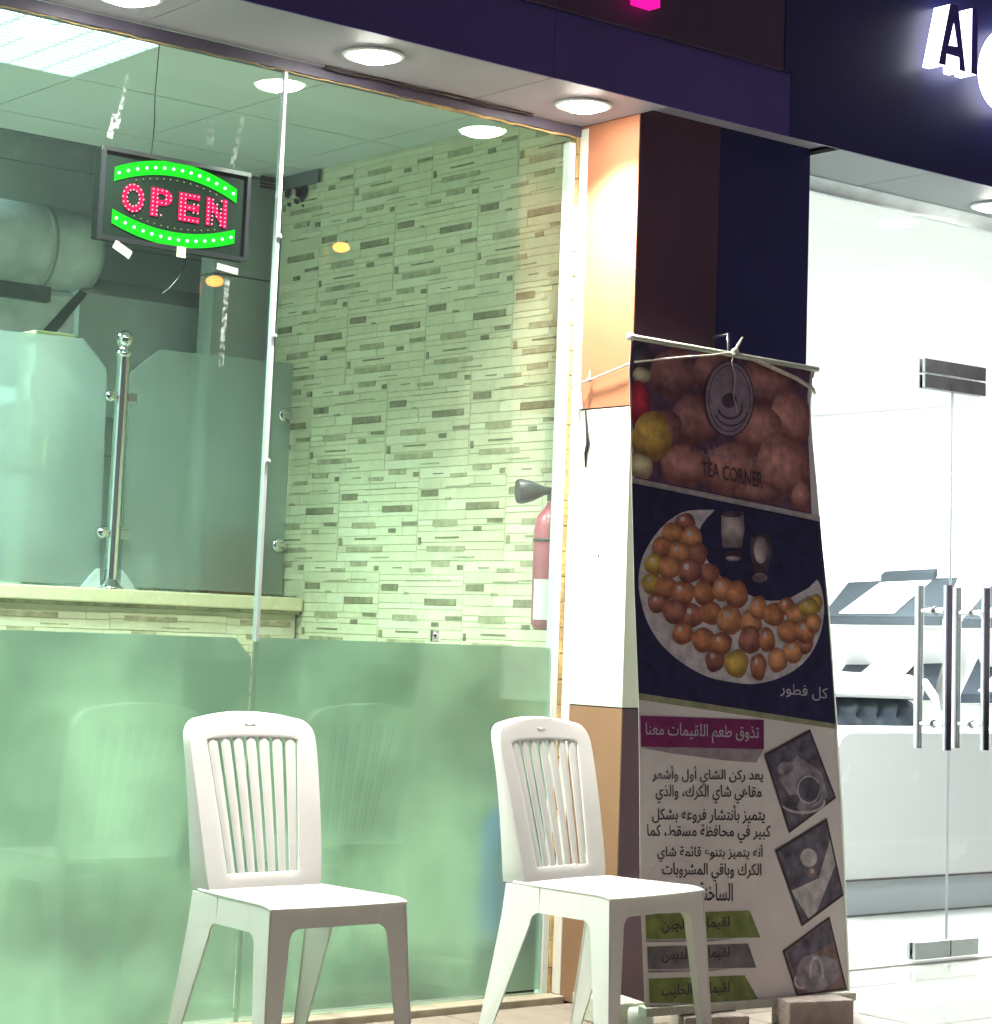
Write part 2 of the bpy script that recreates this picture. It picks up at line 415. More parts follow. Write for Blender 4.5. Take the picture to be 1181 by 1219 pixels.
def ceiling_light(x0, y0, z, me, label, rib=True, group=None, power=None, frame=True):
    t = thing('ceiling_light', label, 'light', (x0 + 0.3, y0 + 0.3, z), group)
    if power: area('tube_lamp', (x0 + 0.3, y0 + 0.3, z - 0.02), 0.54, power, (0.64, 1.0, 0.86), 118, t)
    a = MB()
    for p, q in (((x0, y0), (x0 + 0.6, y0 + 0.02)), ((x0, y0 + 0.58), (x0 + 0.6, y0 + 0.6)), ((x0, y0 + 0.02), (x0 + 0.02, y0 + 0.58)), ((x0 + 0.58, y0 + 0.02), (x0 + 0.6, y0 + 0.58))):
        a.box((*p, z - 0.004), (*q, z + 0.012))
    if frame: a.build('frame', M['ceil'], t)
    a = MB(); a.box((x0 + 0.02, y0 + 0.02, z + 0.006), (x0 + 0.58, y0 + 0.58, z + 0.012)); a.build('diffuser', me, t)
    if rib:
        a = MB()
        for k in range(1, 14):
            yy = y0 + 0.02 + 0.56 * k / 14
            a.box((x0 + 0.02, yy - 0.0025, z - 0.002), (x0 + 0.58, yy + 0.0025, z + 0.005))
        for k in range(1, 5):
            xx = x0 + 0.02 + 0.56 * k / 5
            a.box((xx - 0.002, y0 + 0.02, z - 0.003), (xx + 0.002, y0 + 0.58, z + 0.004))
        a.build('louvre', M['ceil'], t)
    return t
ceiling_light(cx0 - 0.6, cy0 - 0.6, ZC, M['tubes'], 'bright square louvred ceiling light above the red and green sign', power=P_IN)
ceiling_light(cx0 - 2.4, cy0 - 0.6, ZC, M['tubes'], 'square ceiling light further left inside the tea shop', rib=False, power=P_IN)
ceiling_light(cx0 - 1.8, cy0 + 0.6, ZC, M['tubes'], 'square ceiling light over the counter in the tea shop', rib=False, power=P_IN * 0.8)

# walls of the left shop
ceiling_light(2.45, 7.45, 3.2 - 0.014, M['tubes'], 'unseen square light added under the kitchen ceiling to brighten the kitchen', rib=False, power=P_IN * 2.6)  # added lamp out of view, put in to brighten the kitchen
def wall(name, a, c, mt, label, cat='wall'):
    w = MB(); w.box(a, c); return tag(w.build(name, mt), label, cat)
wall('side_wall', (0.70, YG, 0), (0.798, 8.6, 3.3), M['inwall'], 'plain left wall inside the tea shop')
kb = thing('kitchen_wall', 'tiled kitchen wall seen hazily behind the frosted counter screen', 'wall', (3.2, 8.3, 0))
a = MB(); a.box((0.8, 8.3, 0), (5.7, 8.45, 3.3)); a.build('core', M['joint'], kb)
a = MB(); a.box((0.2, 0, 0), (0.201, 0.001, 0.001))
tm = MB(); tm.box((0.0015, 0, 0.0015), (0.5985, 0.006, 0.2985)); tme = tm.mesh('wall_tile', M['walltile'])
for i in range(8):
    for k in range(11):
        o = bpy.data.objects.new('wall_tile', tme); COL.objects.link(o); o.location = (0.85 + i * 0.6, 8.292, k * 0.3); attach(o, kb)
wall('kitchen_side_wall', (5.6, 7.3, 0), (5.7, 8.29, 3.3), M['inwall'], 'plain kitchen wall on the right, behind the strip tiles')
b = MB(); b.box((0.8, 7.18, 3.2), (5.7, 8.29, 3.26)); tag(b.build('kitchen_ceiling', M['dark']), kind='structure')  # dark colour paints the shade of the void over the kitchen
wall('ceiling_bulkhead', (0.8, 7.176, ZC + 0.0), (5.6, 7.21, 3.198), M['dark'], 'dark edge where the tea shop ceiling stops before the kitchen', 'bulkhead')  # dark colour stands in for shade where the ceiling ends

# pale wall piece just left of the tiled wall, behind the screen
p0 = atZ(262, 205, ZC); YB = 7.19
q0, q1 = atY(262, 205, YB + 0.02), atY(322, 205, YB + 0.02)
q2 = atY(322, 432, YB + 0.02)
t = thing('wall_pier', 'pale grey panelled pier between kitchen and strip-tiled wall', 'pier', (q0.x, YB, 0))
zj = atY(295, 331, YB + 0.02).z
a = MB(); a.box((q0.x, YB + 0.02, zj + 0.003), (XW + 0.10, YB + 0.12, ZC + 0.3)); a.build('panel', M['inwall'], t)
a = MB(); a.box((q0.x, YB + 0.02, 0), (XW + 0.10, YB + 0.12, zj - 0.003)); a.build('panel', M['inwall'], t)

# ------------------------------------------------------------------ strip tiles
UL, UH = 0.48, 0.325
DARK = [(.355,.08,.55,.13,1),(.61,.005,.84,.07,1),(.915,.05,.995,.11,0),(.15,.072,.28,.09,0),(.31,.215,.60,.232,0),(.58,.202,.84,.222,1),(.02,.25,.24,.33,0),(.30,.34,.37,.372,1),(.55,.40,.94,.48,0),
        (.17,.585,.47,.66,1),(.80,.58,.99,.625,0),(.64,.65,.75,.705,0),(.21,.755,.50,.782,0),(.005,.75,.055,.84,0),(.11,.845,.57,.91,1),(.43,.955,.67,.978,1)]
def make_unit(seed):
    """one ceramic of ledge strips: list of (x, z, w, h, depth, material key)"""
    r = random.Random(seed); out = []
    z = 0
    while z < UH - 1e-4:
        h = r.choice([0.020, 0.026, 0.032, 0.038])
        if z + h > UH - 0.018: h = UH - z
        x = 0
        while x < UL - 1e-4:
            w = r.uniform(0.10, 0.26)
            if x + w > UL - 0.08: w = UL - x
            out.append((x, z, w, h, r.uniform(0.0026, 0.0034), r.choice(['s_cream', 's_cream', 's_pale', 's_sand'])))
            x += w
        z += h
    for x0, y0, x1, y1, k in DARK:
        j = lambda: r.uniform(-0.006, 0.006)
        dz = r.uniform(-0.004, 0.004)
        out.append((x0 * UL + 0.003 + abs(j()) * 0.5, (1 - y1) * UH + 0.004 + dz * 0.5, max(0.012, (x1 - x0) * UL + j() - 0.004), (y1 - y0) * UH, r.uniform(0.0040, 0.0050), 's_mid' if k else 's_dark'))
    return out
units = [make_unit(11), make_unit(23)]
strip_cache = {}
def strip_mesh(ui, si, rot):
    k = (ui, si, rot)
    if k not in strip_cache:
        x, z, w, h, dep, mk = units[ui][si]; g = 0.0006; e = 0.0009
        r = random.Random(ui * 100 + si); j = [r.uniform(-0.0012, 0.0012) for _ in range(4)]
        j = [q * (min(1, h / 0.03)) for q in j]
        fr = [(g, -dep + 0, g + e + j[0]), (w - g, -dep, g + e + j[1]), (w - g, -dep, h - g - e + j[2]), (g, -dep, h - g - e + j[3])]
        bk = [(g, 0, g), (w - g, 0, g), (w - g, 0, h - g), (g, 0, h - g)]
        a = MB(); vs = bk + fr
        if rot: vs = [(v[1], -v[0], v[2]) for v in vs]
        a.add(vs, [(4,5,6,7),(0,1,5,4),(1,2,6,5),(2,3,7,6),(3,0,4,7)])
        strip_cache[k] = a.mesh('stone_strip', M[mk])
    return strip_cache[k]
def lay_strips(parent, rot, org, length, z0, z1, off, limit, vis, stuffname='stone_strips'):
    """rot True: wall facing -X, run along Y downwards from org; else facing -Y along +X"""
    items = []
    k = 0; z = off
    while z < z1:
        x = -(0.21 if k % 2 else 0.0); c = 0
        while x < length:
            ui = (k * 3 + c) % 2
            for si, (sx, sz, w, h, dep, mk) in enumerate(units[ui]):
                X = x + sx; Z = z + sz
                if X < 0 or X + w > length or Z < z0 or Z + h > z1: continue
                if rot: loc = (org[0], org[1] - X, Z)
                else: loc = (org[0] + X, org[1], Z)
                dist = math.hypot(loc[0], loc[1])
                score = (w * (h + 0.01) / dist ** 2 * (5 if mk in ('s_dark', 's_mid') else 1)) if vis(loc) else 0
                items.append((score, ui, si, loc, mk))
            x += 0.4815; c += 1
        z += 0.3265; k += 1
    items.sort(key=lambda t: -t[0])
    for sc, ui, si, loc, mk in items[:limit]:
        o = bpy.data.objects.new('stone_strip', strip_mesh(ui, si, rot)); COL.objects.link(o); o.location = loc; attach(o, parent)
    mats = ['s_cream', 's_pale', 's_sand', 's_dark', 's_mid']
    a = MB()
    for sc, ui, si, loc, mk in items[limit:]:
        me = strip_mesh(ui, si, rot)
        a.add([Vector(v.co) + Vector(loc) for v in me.vertices], [tuple(p.vertices) for p in me.polygons], mats.index(mk))
    if a.v:
        o = a.build(stuffname, [M[q] for q in mats], parent, fix=False); o['kind'] = 'stuff'
tw = thing('tiled_wall', 'side wall of the tea shop clad in cream and taupe stone-look strips', 'wall', (XW, 6.2, 0))
YWE = atX(334, 300, XW).y
a = MB(); a.box((XW, YG + 0.06, 0), (XW + 0.10, YWE, ZC + 0.01)); a.build('core', M['grout'], tw)
lay_strips(tw, True, (XW, YWE, 0), YWE - YG - 0.08, 0.0, ZC, 0.045, 295,
           lambda l: l[2] > 1.10 and l[1] < 6.75 and l[1] > 5.40)

# ------------------------------------------------------------------ counter
ctop0 = atX(361, 709, XW); YC = ctop0.y - 0.02
cz1 = atY(200, 704, YC).z; cz0 = atY(200, 721, YC).z
ct = thing('serving_counter', 'long serving counter with beige slab top and strip-tiled front', 'counter', (3.2, YC, 0))
a = MB(); a.box((0.8, YC, cz0), (XW - 0.012, YC + 0.50, cz1)); a.build('countertop', M['counter'], ct, bev=0.006)
a = MB(); a.box((0.8, YC + 0.02, cz0 - 0.012), (XW - 0.014, YC + 0.40, cz0 - 0.001)); a.build('under_slab', M['s_mid'], ct)
a = MB(); a.box((0.8, YC + 0.045, 0), (XW - 0.014, YC + 0.36, cz0 - 0.013)); a.build('core', M['grout'], ct)
lay_strips(ct, False, (2.9, YC + 0.045, 0), XW - 0.02 - 2.9, 0.60, cz0 - 0.014, 0.42, 260, lambda l: l[2] > 0.95 and l[0] > 3.1)
# screen on the counter
YS = YC + 0.14
def yv(px, py, Y=None): return atY(px, py, Y or YS)
sc = thing('glass_screen', 'frosted glass screen panels standing on the counter', 'screen', (3.8, YS, cz1))
zb = cz1 + 0.012
L1 = [Vector((2.6, YS, zb)), Vector((yv(124, 600).x, YS, zb)), yv(128, 440), yv(100, 403), yv(0, 393), Vector((2.6, YS, yv(0, 393).z))]
a = MB(); a.prism(L1, (0, 0.008, 0)); a.build('screen_pane', M['frost2'], sc)
L2 = [Vector((yv(149, 600).x, YS, zb)), Vector((XW - 0.016, YS, zb)), Vector((XW - 0.016, YS, yv(340, 432).z)), yv(190, 416), yv(156, 444)]
a = MB(); a.prism(L2, (0, 0.008, 0)); a.build('screen_pane', M['frost2'], sc)
for px, py in ((345, 495), (343, 650)):
    c = yv(px, py)
    cc = thing('glass_clamp', 'round chrome clamp holding the screen to the tiled wall, %s' % ('upper one' if py < 600 else 'lower one'), 'clamp', (c.x, YS, c.z), 'clamps along the screen edge')
    a = MB(); a.lathe((XW - 0.045, YS - 0.001, c.z), [(0, -0.012), (0.020, -0.012), (0.028, -0.006), (0.028, 0.0)], 20, axis='y'); a.build('disc', M['chrome'], cc)
    a = MB(); a.box((XW - 0.03, YS - 0.010, c.z - 0.016), (XW - 0.0105, YS - 0.0005, c.z + 0.016)); a.build('bracket', M['chrome'], cc)
# steel post
pb = yv(131, 700); pt = yv(142, 392)
YPO = YS - 0.035
px0 = atY(131, 700, YPO).x; ztop = atY(142, 392, YPO).z
po = thing('steel_post', 'polished steel post with ball finial standing on the counter', 'post', (px0, YPO, cz1))
a = MB(); a.lathe((px0, YPO, cz1), [(0.048, 0.0), (0.048, 0.006), (0.040, 0.012), (0.030, 0.030), (0.026, 0.034)], 24); a.build('base_flange', M['chrome'], po)
a = MB(); a.lathe((px0, YPO, 0), [(0.0235, cz1 + 0.02), (0.0235, ztop - 0.095)], 24); a.build('tube', M['chrome'], po)
a = MB(); a.lathe((px0, YPO, ztop), [(0.0235, -0.098), (0.030, -0.092), (0.030, -0.082), (0.020, -0.074), (0.016, -0.062)], 24); a.build('collar', M['chrome'], po)
a = MB(); a.lathe((px0, YPO, ztop - 0.034), [(0.0001 + 0.033 * math.sin(PI * i / 14), -0.033 * math.cos(PI * i / 14)) for i in range(15)], 24); a.build('ball', M['chrome'], po)
for k in range(2):
    zc = atY(134, 472 + k * 163, YPO).z
    a = MB()
    a.lathe((px0 - 0.052, YPO - 0.006, zc), [(0, -0.014), (0.015, -0.014), (0.021, -0.007), (0.021, 0.006), (0, 0.006)], 16, axis='y')
    a.box((px0 - 0.05, YPO - 0.006, zc - 0.012), (px0 - 0.02, YPO + 0.010, zc + 0.012))
    a.build('clip', M['chrome'], po)
    a = MB()
    a.box((px0 + 0.020, YPO - 0.012, zc - 0.018), (px0 + 0.060, YPO + 0.012, zc + 0.018)); a.build('clip', M['steel'], po, bev=0.004)
for s in (-1, 1):
    a = MB(); a.prism([(px0 + s * 0.040, YPO, cz1 + 0.001), (px0 + s * 0.105, YPO, cz1 + 0.001), (px0 + s * 0.07, YPO, cz1 + 0.045), (px0 + s * 0.045, YPO, cz1 + 0.07)], (0, 0.03, 0)); a.build('foot_bracket', M['hood'], po)

# things behind the screen
YK = YS + 0.20
def boxat(name, label, cat, x0, y0, x1, y1, Y, dep, mt, z0=None, bev=0.004):
    p, q = atY(x0, y0, Y), atY(x1, y1, Y)
    zz = z0 if z0 is not None else q.z
    a = MB(); a.box((p.x, Y, zz), (q.x, Y + dep, p.z)); return tag(a.build(name, mt, bev=bev), label, cat)
dsp = thing('dispenser', 'tall pale dispenser box behind the screen, its green lid above the glass', 'dispenser', (*atY(62, 500, YK).xy, cz1))
p, q = atY(44, 402, YK), atY(80, 500, YK)
a = MB(); a.box((p.x, YK, cz1 + 0.001), (q.x, YK + 0.14, p.z - 0.002)); a.build('body', M['cartong'], dsp, bev=0.006)
a = MB(); a.box((p.x - 0.012, YK - 0.012, p.z), (q.x + 0.012, YK + 0.15, p.z + 0.028)); a.build('lid', M['carton'], dsp, bev=0.006)
p, q = atY(36, 445, YK - 0.05), atY(62, 478, YK - 0.05)
a = MB(); a.box((p.x, YK - 0.06, q.z), (q.x, YK - 0.001, p.z)); a.build('box_front', M['paper'], dsp)
zsh = atY(30, 560, YK).z
sh = MB(); sh.box((2.7, YK - 0.10, zsh - 0.016), (atY(50, 560, YK).x + 0.1, YK - 0.01, zsh - 0.002)); tag(sh.build('shelf', M['steel']), 'narrow steel shelf behind the frosted screen at far left', 'shelf')
boxat('carton', 'long yellow carton on the shelf behind the frosted screen', 'carton', -60, 539, 62, 556, YK - 0.10, 0.085, M['carton'], z0=zsh)
boxat('carton', 'small pale carton beside the dispenser behind the screen', 'carton', 56, 522, 76, 540, YK - 0.10, 0.035, M['carton'], z0=zsh)
boxat('cutting_board', 'brown board leaning behind the screen near the tiled wall', 'board', 250, 631, 314, 705, YS + 0.055, 0.02, M['wood'], z0=cz1 + 0.001)
for n, (x, l) in enumerate(((180, 'nearest the post'), (214, 'in the middle'), (230, 'nearest the board'))):
    c = atY(x, 650, YS + 0.10)
    hh = (0.13, 0.13, 0.09)[n]
    a = MB(); a.lathe((c.x, YS + 0.10, cz1 + 0.001), [(0.0, 0), (0.032, 0), (0.040, hh), (0.036, hh), (0.030, 0.01)], 18)
    tag(a.build('cup_stack', M['white']), 'stack of white cups blurred behind the screen, %s' % l, 'cups', 'cup stacks behind the screen')

# hood and duct in the kitchen
YH = 7.45
h0 = atY(96, 345, YH); h1 = atY(266, 356, YH); hb = 1.95
hd = thing('extractor_hood', 'grey sheet-metal extractor hood above the kitchen', 'hood', (h0.x, YH, hb))
a = MB()
zt = (h0.z + h1.z) / 2
a.add([(h0.x, YH, hb), (h1.x, YH, hb), (h1.x, YH, zt - 0.03), (h0.x, YH, zt - 0.03), (h0.x + 0.02, YH + 0.12, zt + 0.05), (h1.x, YH + 0.12, zt + 0.05), (h1.x, YH + 0.7, hb), (h0.x, YH + 0.7, hb), (h1.x, YH + 0.7, zt + 0.05), (h0.x, YH + 0.7, zt + 0.05)],
      [(0,1,2,3), (3,2,5,4), (1,6,8,5,2), (0,3,4,9,7), (4,5,8,9), (6,7,9,8), (0,7,6,1)])
a.build('canopy', M['hood'], hd)
w0 = atY(50, 395, YH); 
a = MB()
a.add([(2.4, YH, hb), (h0.x - 0.02, YH, hb), (h0.x - 0.02, YH, zt - 0.05), (2.4, YH, atY(0, 398, YH).z), (h0.x - 0.02, YH + 0.16, zt + 0.02), (2.4, YH + 0.16, atY(0, 352, YH).z)],
      [(0,1,2,3), (3,2,4,5)])
a.build('wing', M['galv'], hd)
s0, s1, s2, s3 = atY(96, 345, YH - 0.01), atY(104, 350, YH - 0.01), atY(66, 397, YH - 0.01), atY(50, 396, YH - 0.01)
a = MB(); a.prism([s0, s1, s2, s3], (0, 0.008, 0)); a.build('seam_strap', M['dark'], hd)
yd = 7.55; dc = atY(60, 298, yd); r_d = (atY(60, 247, yd).z - atY(60, 349, yd).z) / 2
dk = thing('round_duct', 'fat round galvanised duct lying above the extractor hood', 'duct', (dc.x, yd, dc.z))
xe = atY(104, 298, yd).x
a = MB(); a.lathe((0, yd, dc.z), [(r_d, 2.2), (r_d, xe - 0.10), (r_d * 0.97, xe - 0.03), (r_d * 0.86, xe), (0.0001, xe + 0.003)], 40, axis='x'); a.build('tube', M['galv'], dk)
xs = atY(42, 298, yd).x
a = MB(); a.lathe((0, yd, dc.z), [(r_d + 0.002, xs - 0.013), (r_d + 0.005, xs - 0.012), (r_d + 0.005, xs + 0.012), (r_d + 0.002, xs + 0.013)], 40, axis='x'); a.build('strap', M['silicone'], dk)
p, q = atY(0, 338, 7.32), atY(58, 346, 7.32)
a = MB(); a.box((2.4, 7.30, p.z - 0.045), (q.x, 7.34, p.z + 0.012)); tag(a.build('support_bar', M['dark']), 'dark metal bar running below the round duct', 'bar')
# dark vent grille at the top corner of the tiled wall
g0, g1 = atX(388, 200, XW), atX(337, 200, XW)
gv = thing('ceiling_vent', 'dark torn vent trim where ceiling meets the strip-tiled wall', 'vent', (XW, g0.y, ZC))
a = MB()
a.box((XW - 0.02, g0.y + 0.02, ZC - 0.055), (XW - 0.011, YWE + 0.02, ZC - 0.003))
a.build('frame', M['dark'], gv)
for k in range(4):
    a = MB(); a.box((atY(306, 200, YWE).x + 0.01, YWE - 0.02 + 0.0 * k, ZC - 0.018 - k * 0.013), (XW - 0.022, YWE - 0.012, ZC - 0.010 - k * 0.013)); a.build('slat', M['black'], gv)
rr = random.Random(8); a = MB()
for k in range(26):
    y = rr.uniform(g0.y + 0.10, YWE - 0.05); z = ZC - 0.06 - abs(rr.gauss(0, 0.045)); s = rr.uniform(0.008, 0.022)
    a.prism([(XW - 0.018, y, z), (XW - 0.018, y + s, z + s * 0.3), (XW - 0.018, y + s * 0.9, z + s * 1.2), (XW - 0.018, y - s * 0.2, z + s)], (0.006, 0, 0))
a.build('torn_lining', M['black'], gv)

# fire extinguisher
ec = Vector((XW - 0.070, 5.345, 0)); ez0 = atY(645, 750, 5.35).z; ez1 = atY(645, 600, 5.35).z
ex = thing('fire_extinguisher', 'red fire extinguisher with black horn hung beside the white window frame', 'extinguisher', (ec.x, ec.y, ez0))
rr_ = 0.056
a = MB(); a.lathe((ec.x, ec.y, ez0), [(0.0001, 0.012), (rr_ * 0.8, 0.0), (rr_, 0.02), (rr_, ez1 - ez0 - 0.085), (rr_ * 0.85, ez1 - ez0 - 0.04), (0.02, ez1 - ez0 - 0.005), (0.014, ez1 - ez0 + 0.01)], 28); a.build('body', M['red'], ex)
a = MB(); a.lathe((ec.x, ec.y, ez0), [(rr_ + 0.0008, (ez1 - ez0) * 0.70), (rr_ + 0.0022, (ez1 - ez0) * 0.70), (rr_ + 0.0022, (ez1 - ez0) * 0.725), (rr_ + 0.0008, (ez1 - ez0) * 0.725)], 28); a.build('band', M['blackrub'], ex)
a = MB(); n = 28
for (f0, f1, mi) in ((0.08, 0.40, 0),):
    vs = []
    for k in range(9):
        an = R_(170 + k * 10)
        vs += [(ec.x + (rr_ + 0.001) * math.cos(an), ec.y + (rr_ + 0.001) * math.sin(an), ez0 + (ez1 - ez0) * f) for f in (f0, f1)]
    a.add(vs, [(2 * k, 2 * k + 2, 2 * k + 3, 2 * k + 1) for k in range(8)], 0, True)
a.build('paper_label', M['paper'], ex, fix=False)
a = MB(); a.box((ec.x - 0.012, ec.y - 0.012, ez1 + 0.012), (ec.x + 0.012, ec.y + 0.012, ez1 + 0.045)); a.tube([(ec.x, ec.y, ez1 + 0.045), (ec.x + 0.03, ec.y - 0.03, ez1 + 0.065)], 0.008, 8); a.build('valve', M['blackrub'], ex)
hz = atY(634, 585, 5.38).z
m0 = atY(616, 585, 5.40); m1 = Vector((ec.x - 0.005, ec.y + 0.01, hz + 0.005))
ax = (m1 - m0)
a = MB(); a.tube([m0 - ax * 0.0, m0 + ax * 0.12, m0 + ax * 0.45, m0 + ax * 0.85, m0 + ax * 1.1], [0.038, 0.041, 0.033, 0.014, 0.010], 20); a.build('horn', M['blackrub'], ex)

# ------------------------------------------------------------------ shop window
win = thing('shop_window', 'tall tea-shop window with frosted lower half', 'window', (XSEAM, YG, 0))
ZF = 1.069
a = MB(); a.box((0.9, YG, 0.02), (XSEAM - 0.006, YG + 0.010, ZT)); a.build('pane', M['pane'], win)
a = MB(); a.box((XSEAM + 0.006, YG, 0.02), (4.533, YG + 0.010, ZT)); a.build('pane', M['pane'], win)
a = MB()
xl = XSEAM - 0.006
a.prism([(0.9, YG + 0.0125, 0.03), (xl, YG + 0.0125, 0.03), (xl, YG + 0.0125, ZF - 0.055), (xl - 0.055, YG + 0.0125, ZF), (0.9, YG + 0.0125, ZF)], (0, 0.001, 0)); a.build('frost_film', M['frost'], win)
a = MB(); a.box((XSEAM + 0.006, YG + 0.0125, 0.03), (4.533, YG + 0.0135, ZF + 0.003)); a.build('frost_film', M['frost'], win)
a = MB(); a.box((XSEAM - 0.0055, YG + 0.002, 0.02), (XSEAM + 0.0055, YG + 0.010, ZF - 0.01)); a.build('lower_joint', M['frost'], win)
a = MB(); a.box((XSEAM - 0.0055, YG - 0.004, ZF - 0.008), (XSEAM + 0.0055, YG + 0.013, ZT)); a.build('silicone_joint', M['silicone'], win)
for z in (1.93, 1.57, 2.22):
    a = MB(); a.lathe((XSEAM + 0.004, YG - 0.006, z), [(0.0001, -0.006), (0.006, -0.005), (0.008, 0.0)], 10, axis='y'); a.build('bolt', M['silicone'], win)
a = MB(); a.box((0.9, YG - 0.012, ZT + 0.001), (XP - 0.002, YG + 0.03, ZS - 0.001)); a.build('head_rail', M['headrail'], win)
# messy sealant bead along the top
a = MB(); pts = []; rs = []
r2 = random.Random(5)
xx = 2.0
while xx < XP - 0.02:
    pts.append((xx, YG - 0.006 + r2.uniform(-0.002, 0.002), ZT - 0.003 + r2.uniform(-0.003, 0.003))); rs.append(r2.uniform(0.003, 0.0065) if xx > 3.9 else r2.uniform(0.001, 0.0028)); xx += 0.035
a.tube(pts, rs, 8); a.build('sealant_bead', M['sealant'], win)
a = MB(); a.box((4.534, YG - 0.004, 0.015), (4.559, YG + 0.030, ZT - 0.02)); a.build('frame_strip', M['alu'], win, bev=0.002)
a = MB()
z = 0.016
while z < ZT - 0.04:
    w = r2.uniform(0.0, 0.004)
    a.box((4.560, YG - 0.006 - w * 0.5, z), (4.5725 + w, YG + 0.02, z + 0.078)); z += 0.08
a.build('side_sealant', M['sealant'], win, bev=0.002)
gc = atY(517, 757, YG - 0.004)
a = MB(); a.box((gc.x - 0.016, YG - 0.012, gc.z - 0.018), (gc.x + 0.016, YG - 0.001, gc.z + 0.018)); a.lathe((gc.x, YG - 0.012, gc.z), [(0.0001, -0.004), (0.008, -0.003), (0.009, 0.0)], 12, axis='y')
tag(a.build('glass_clip', M['chrome'], bev=0.003), 'small square chrome clip at the top of the frosted film', 'clip')
# made-up bottle, added for the blue patch in the frosted film
c = atY(622, 1080, YG + 0.20)
wb = thing('added_bottle', 'added blue bottle making the blue patch in the frosted glass', 'bottle', (c.x, c.y, 0))
a = MB(); a.lathe((c.x, c.y, 0), [(0.0001, 0.151), (0.13, 0.151), (0.14, 0.18), (0.14, 0.32), (0.132, 0.34), (0.14, 0.36), (0.14, 0.50), (0.09, 0.57), (0.03, 0.60), (0.03, 0.64)], 28); a.build('body', M['bluep'], wb)
a = MB(); a.lathe((c.x, c.y, 0), [(0.0001, 0.0), (0.15, 0.0), (0.15, 0.14), (0.12, 0.15), (0.0001, 0.15)], 28); a.build('stand', M['leather'], wb)

# tape marks and streaks on the glass
def patch(px, w, h, rot, mt, label, cat='tape', name='tape_strip'):
    c = atY(px[0], px[1], YG - 0.0015)
    ca, sa = math.cos(rot), math.sin(rot)
    P = [(c.x + x * ca - z * sa, YG - 0.0012, c.z + x * sa + z * ca) for x, z in ((-w/2, -h/2), (w/2, -h/2), (w/2, h/2), (-w/2, h/2))]
    a = MB(); a.prism(P, (0, 0.0009, 0)); return tag(a.build(name, mt), label, cat)
patch((146, 297), 0.058, 0.024, -0.45, M['tape'], 'white tape tab under the left corner of the lit sign')
patch((271, 320), 0.070, 0.018, -0.10, M['tape'], 'white tape tab under the right corner of the lit sign')
patch((216, 300), 0.028, 0.030, 0.0, M['carton'], 'pale green sticker in the middle below the lit sign')
patch((146, 120), 0.012, 0.16, -0.16, M['film'], 'thin slanted streak of old tape above the left of the sign')
patch((134, 150), 0.018, 0.07, -0.2, M['film'], 'short smear of old tape just above the sign, leftmost')
patch((251, 160), 0.026, 0.08, 0.05, M['film'], 'pale rectangle of old tape above the sign on the right')
patch((283, 168), 0.016, 0.16, -0.18, M['film'], 'bright streak of old tape near the right corner of the sign')
patch((267, 385), 0.016, 0.26, -0.02, M['film'], 'long pale strip of old tape below the sign on the right')

# ------------------------------------------------------------------ OPEN sign
YO = YG + 0.045
tl, tr, br, bl = atY(122, 171, YO - 0.02), atY(301, 208, YO - 0.02), atY(291, 311, YO - 0.02), atY(119, 284, YO - 0.02)
x0, x1 = (tl.x + bl.x) / 2 - 0.004, (tr.x + br.x) / 2; z1, z0 = (tl.z + tr.z) / 2, (bl.z + br.z) / 2
sg = thing('open_sign', 'black LED sign reading OPEN in red between green arcs', 'sign', ((x0 + x1) / 2, YO, z0))
YFc = YO - 0.020
a = MB(); a.box((x0, YFc + 0.004, z0), (x1, YO + 0.018, z1)); a.build('case', M['signface'], sg, bev=0.003)
for i, (p, q) in enumerate((((x0, z1 - 0.012), (x1, z1)), ((x0, z0), (x1, z0 + 0.012)), ((x0, z0 + 0.012), (x0 + 0.012, z1 - 0.012)), ((x1 - 0.012, z0 + 0.012), (x1, z1 - 0.012)))):
    a = MB(); a.box((p[0], YFc - 0.004, p[1]), (q[0], YFc + 0.0035, q[1])); a.build('rim', M['black'] if i != 0 else M['steel'], sg)
wS, hS = x1 - x0, z1 - z0
def sp(u, v, d=0.0): return (x0 + u * wS, YFc + 0.003 - d, z0 + v * hS)
def arcpt(t, top):      # t 0..1
    u = 0.115 + t * 0.77
    k = 1 - (2 * t - 1) ** 2
    return (u, 0.735 + 0.15 * k) if top else (u, 0.245 - 0.125 * k)
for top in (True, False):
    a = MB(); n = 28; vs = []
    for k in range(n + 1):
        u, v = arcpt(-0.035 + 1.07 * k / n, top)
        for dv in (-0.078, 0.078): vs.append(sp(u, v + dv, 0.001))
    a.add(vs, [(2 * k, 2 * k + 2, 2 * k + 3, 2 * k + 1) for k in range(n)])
    arc = a.build('green_glow_arc', M['ledgb'], sg, fix=False)  # emissive band paints the green LEDs' glow on the sign face
    for k in range(14):
        u, v = arcpt(k / 13, top); c = Vector(sp(u, v, 0.003))
        a = MB(); a.lathe(c, [(0.0001, -0.004), (0.0030, -0.003), (0.0044, 0.0), (0.0040, 0.002)], 8, axis='y')
        a.build('led', M['ledg'], arc)
a = MB()
for top in (True, False):
    for k in range(13):
        t = (k + 0.5) / 13; u, v = arcpt(0.12 + 0.76 * t, top); v += -0.12 if top else 0.12
        a.lathe(sp(u, v, 0.003), [(0.0001, -0.002), (0.0017, 0.0), (0.0015, 0.002)], 6, axis='y')
a.build('yellow_dots', M['ledy'], sg)['kind'] = 'stuff'
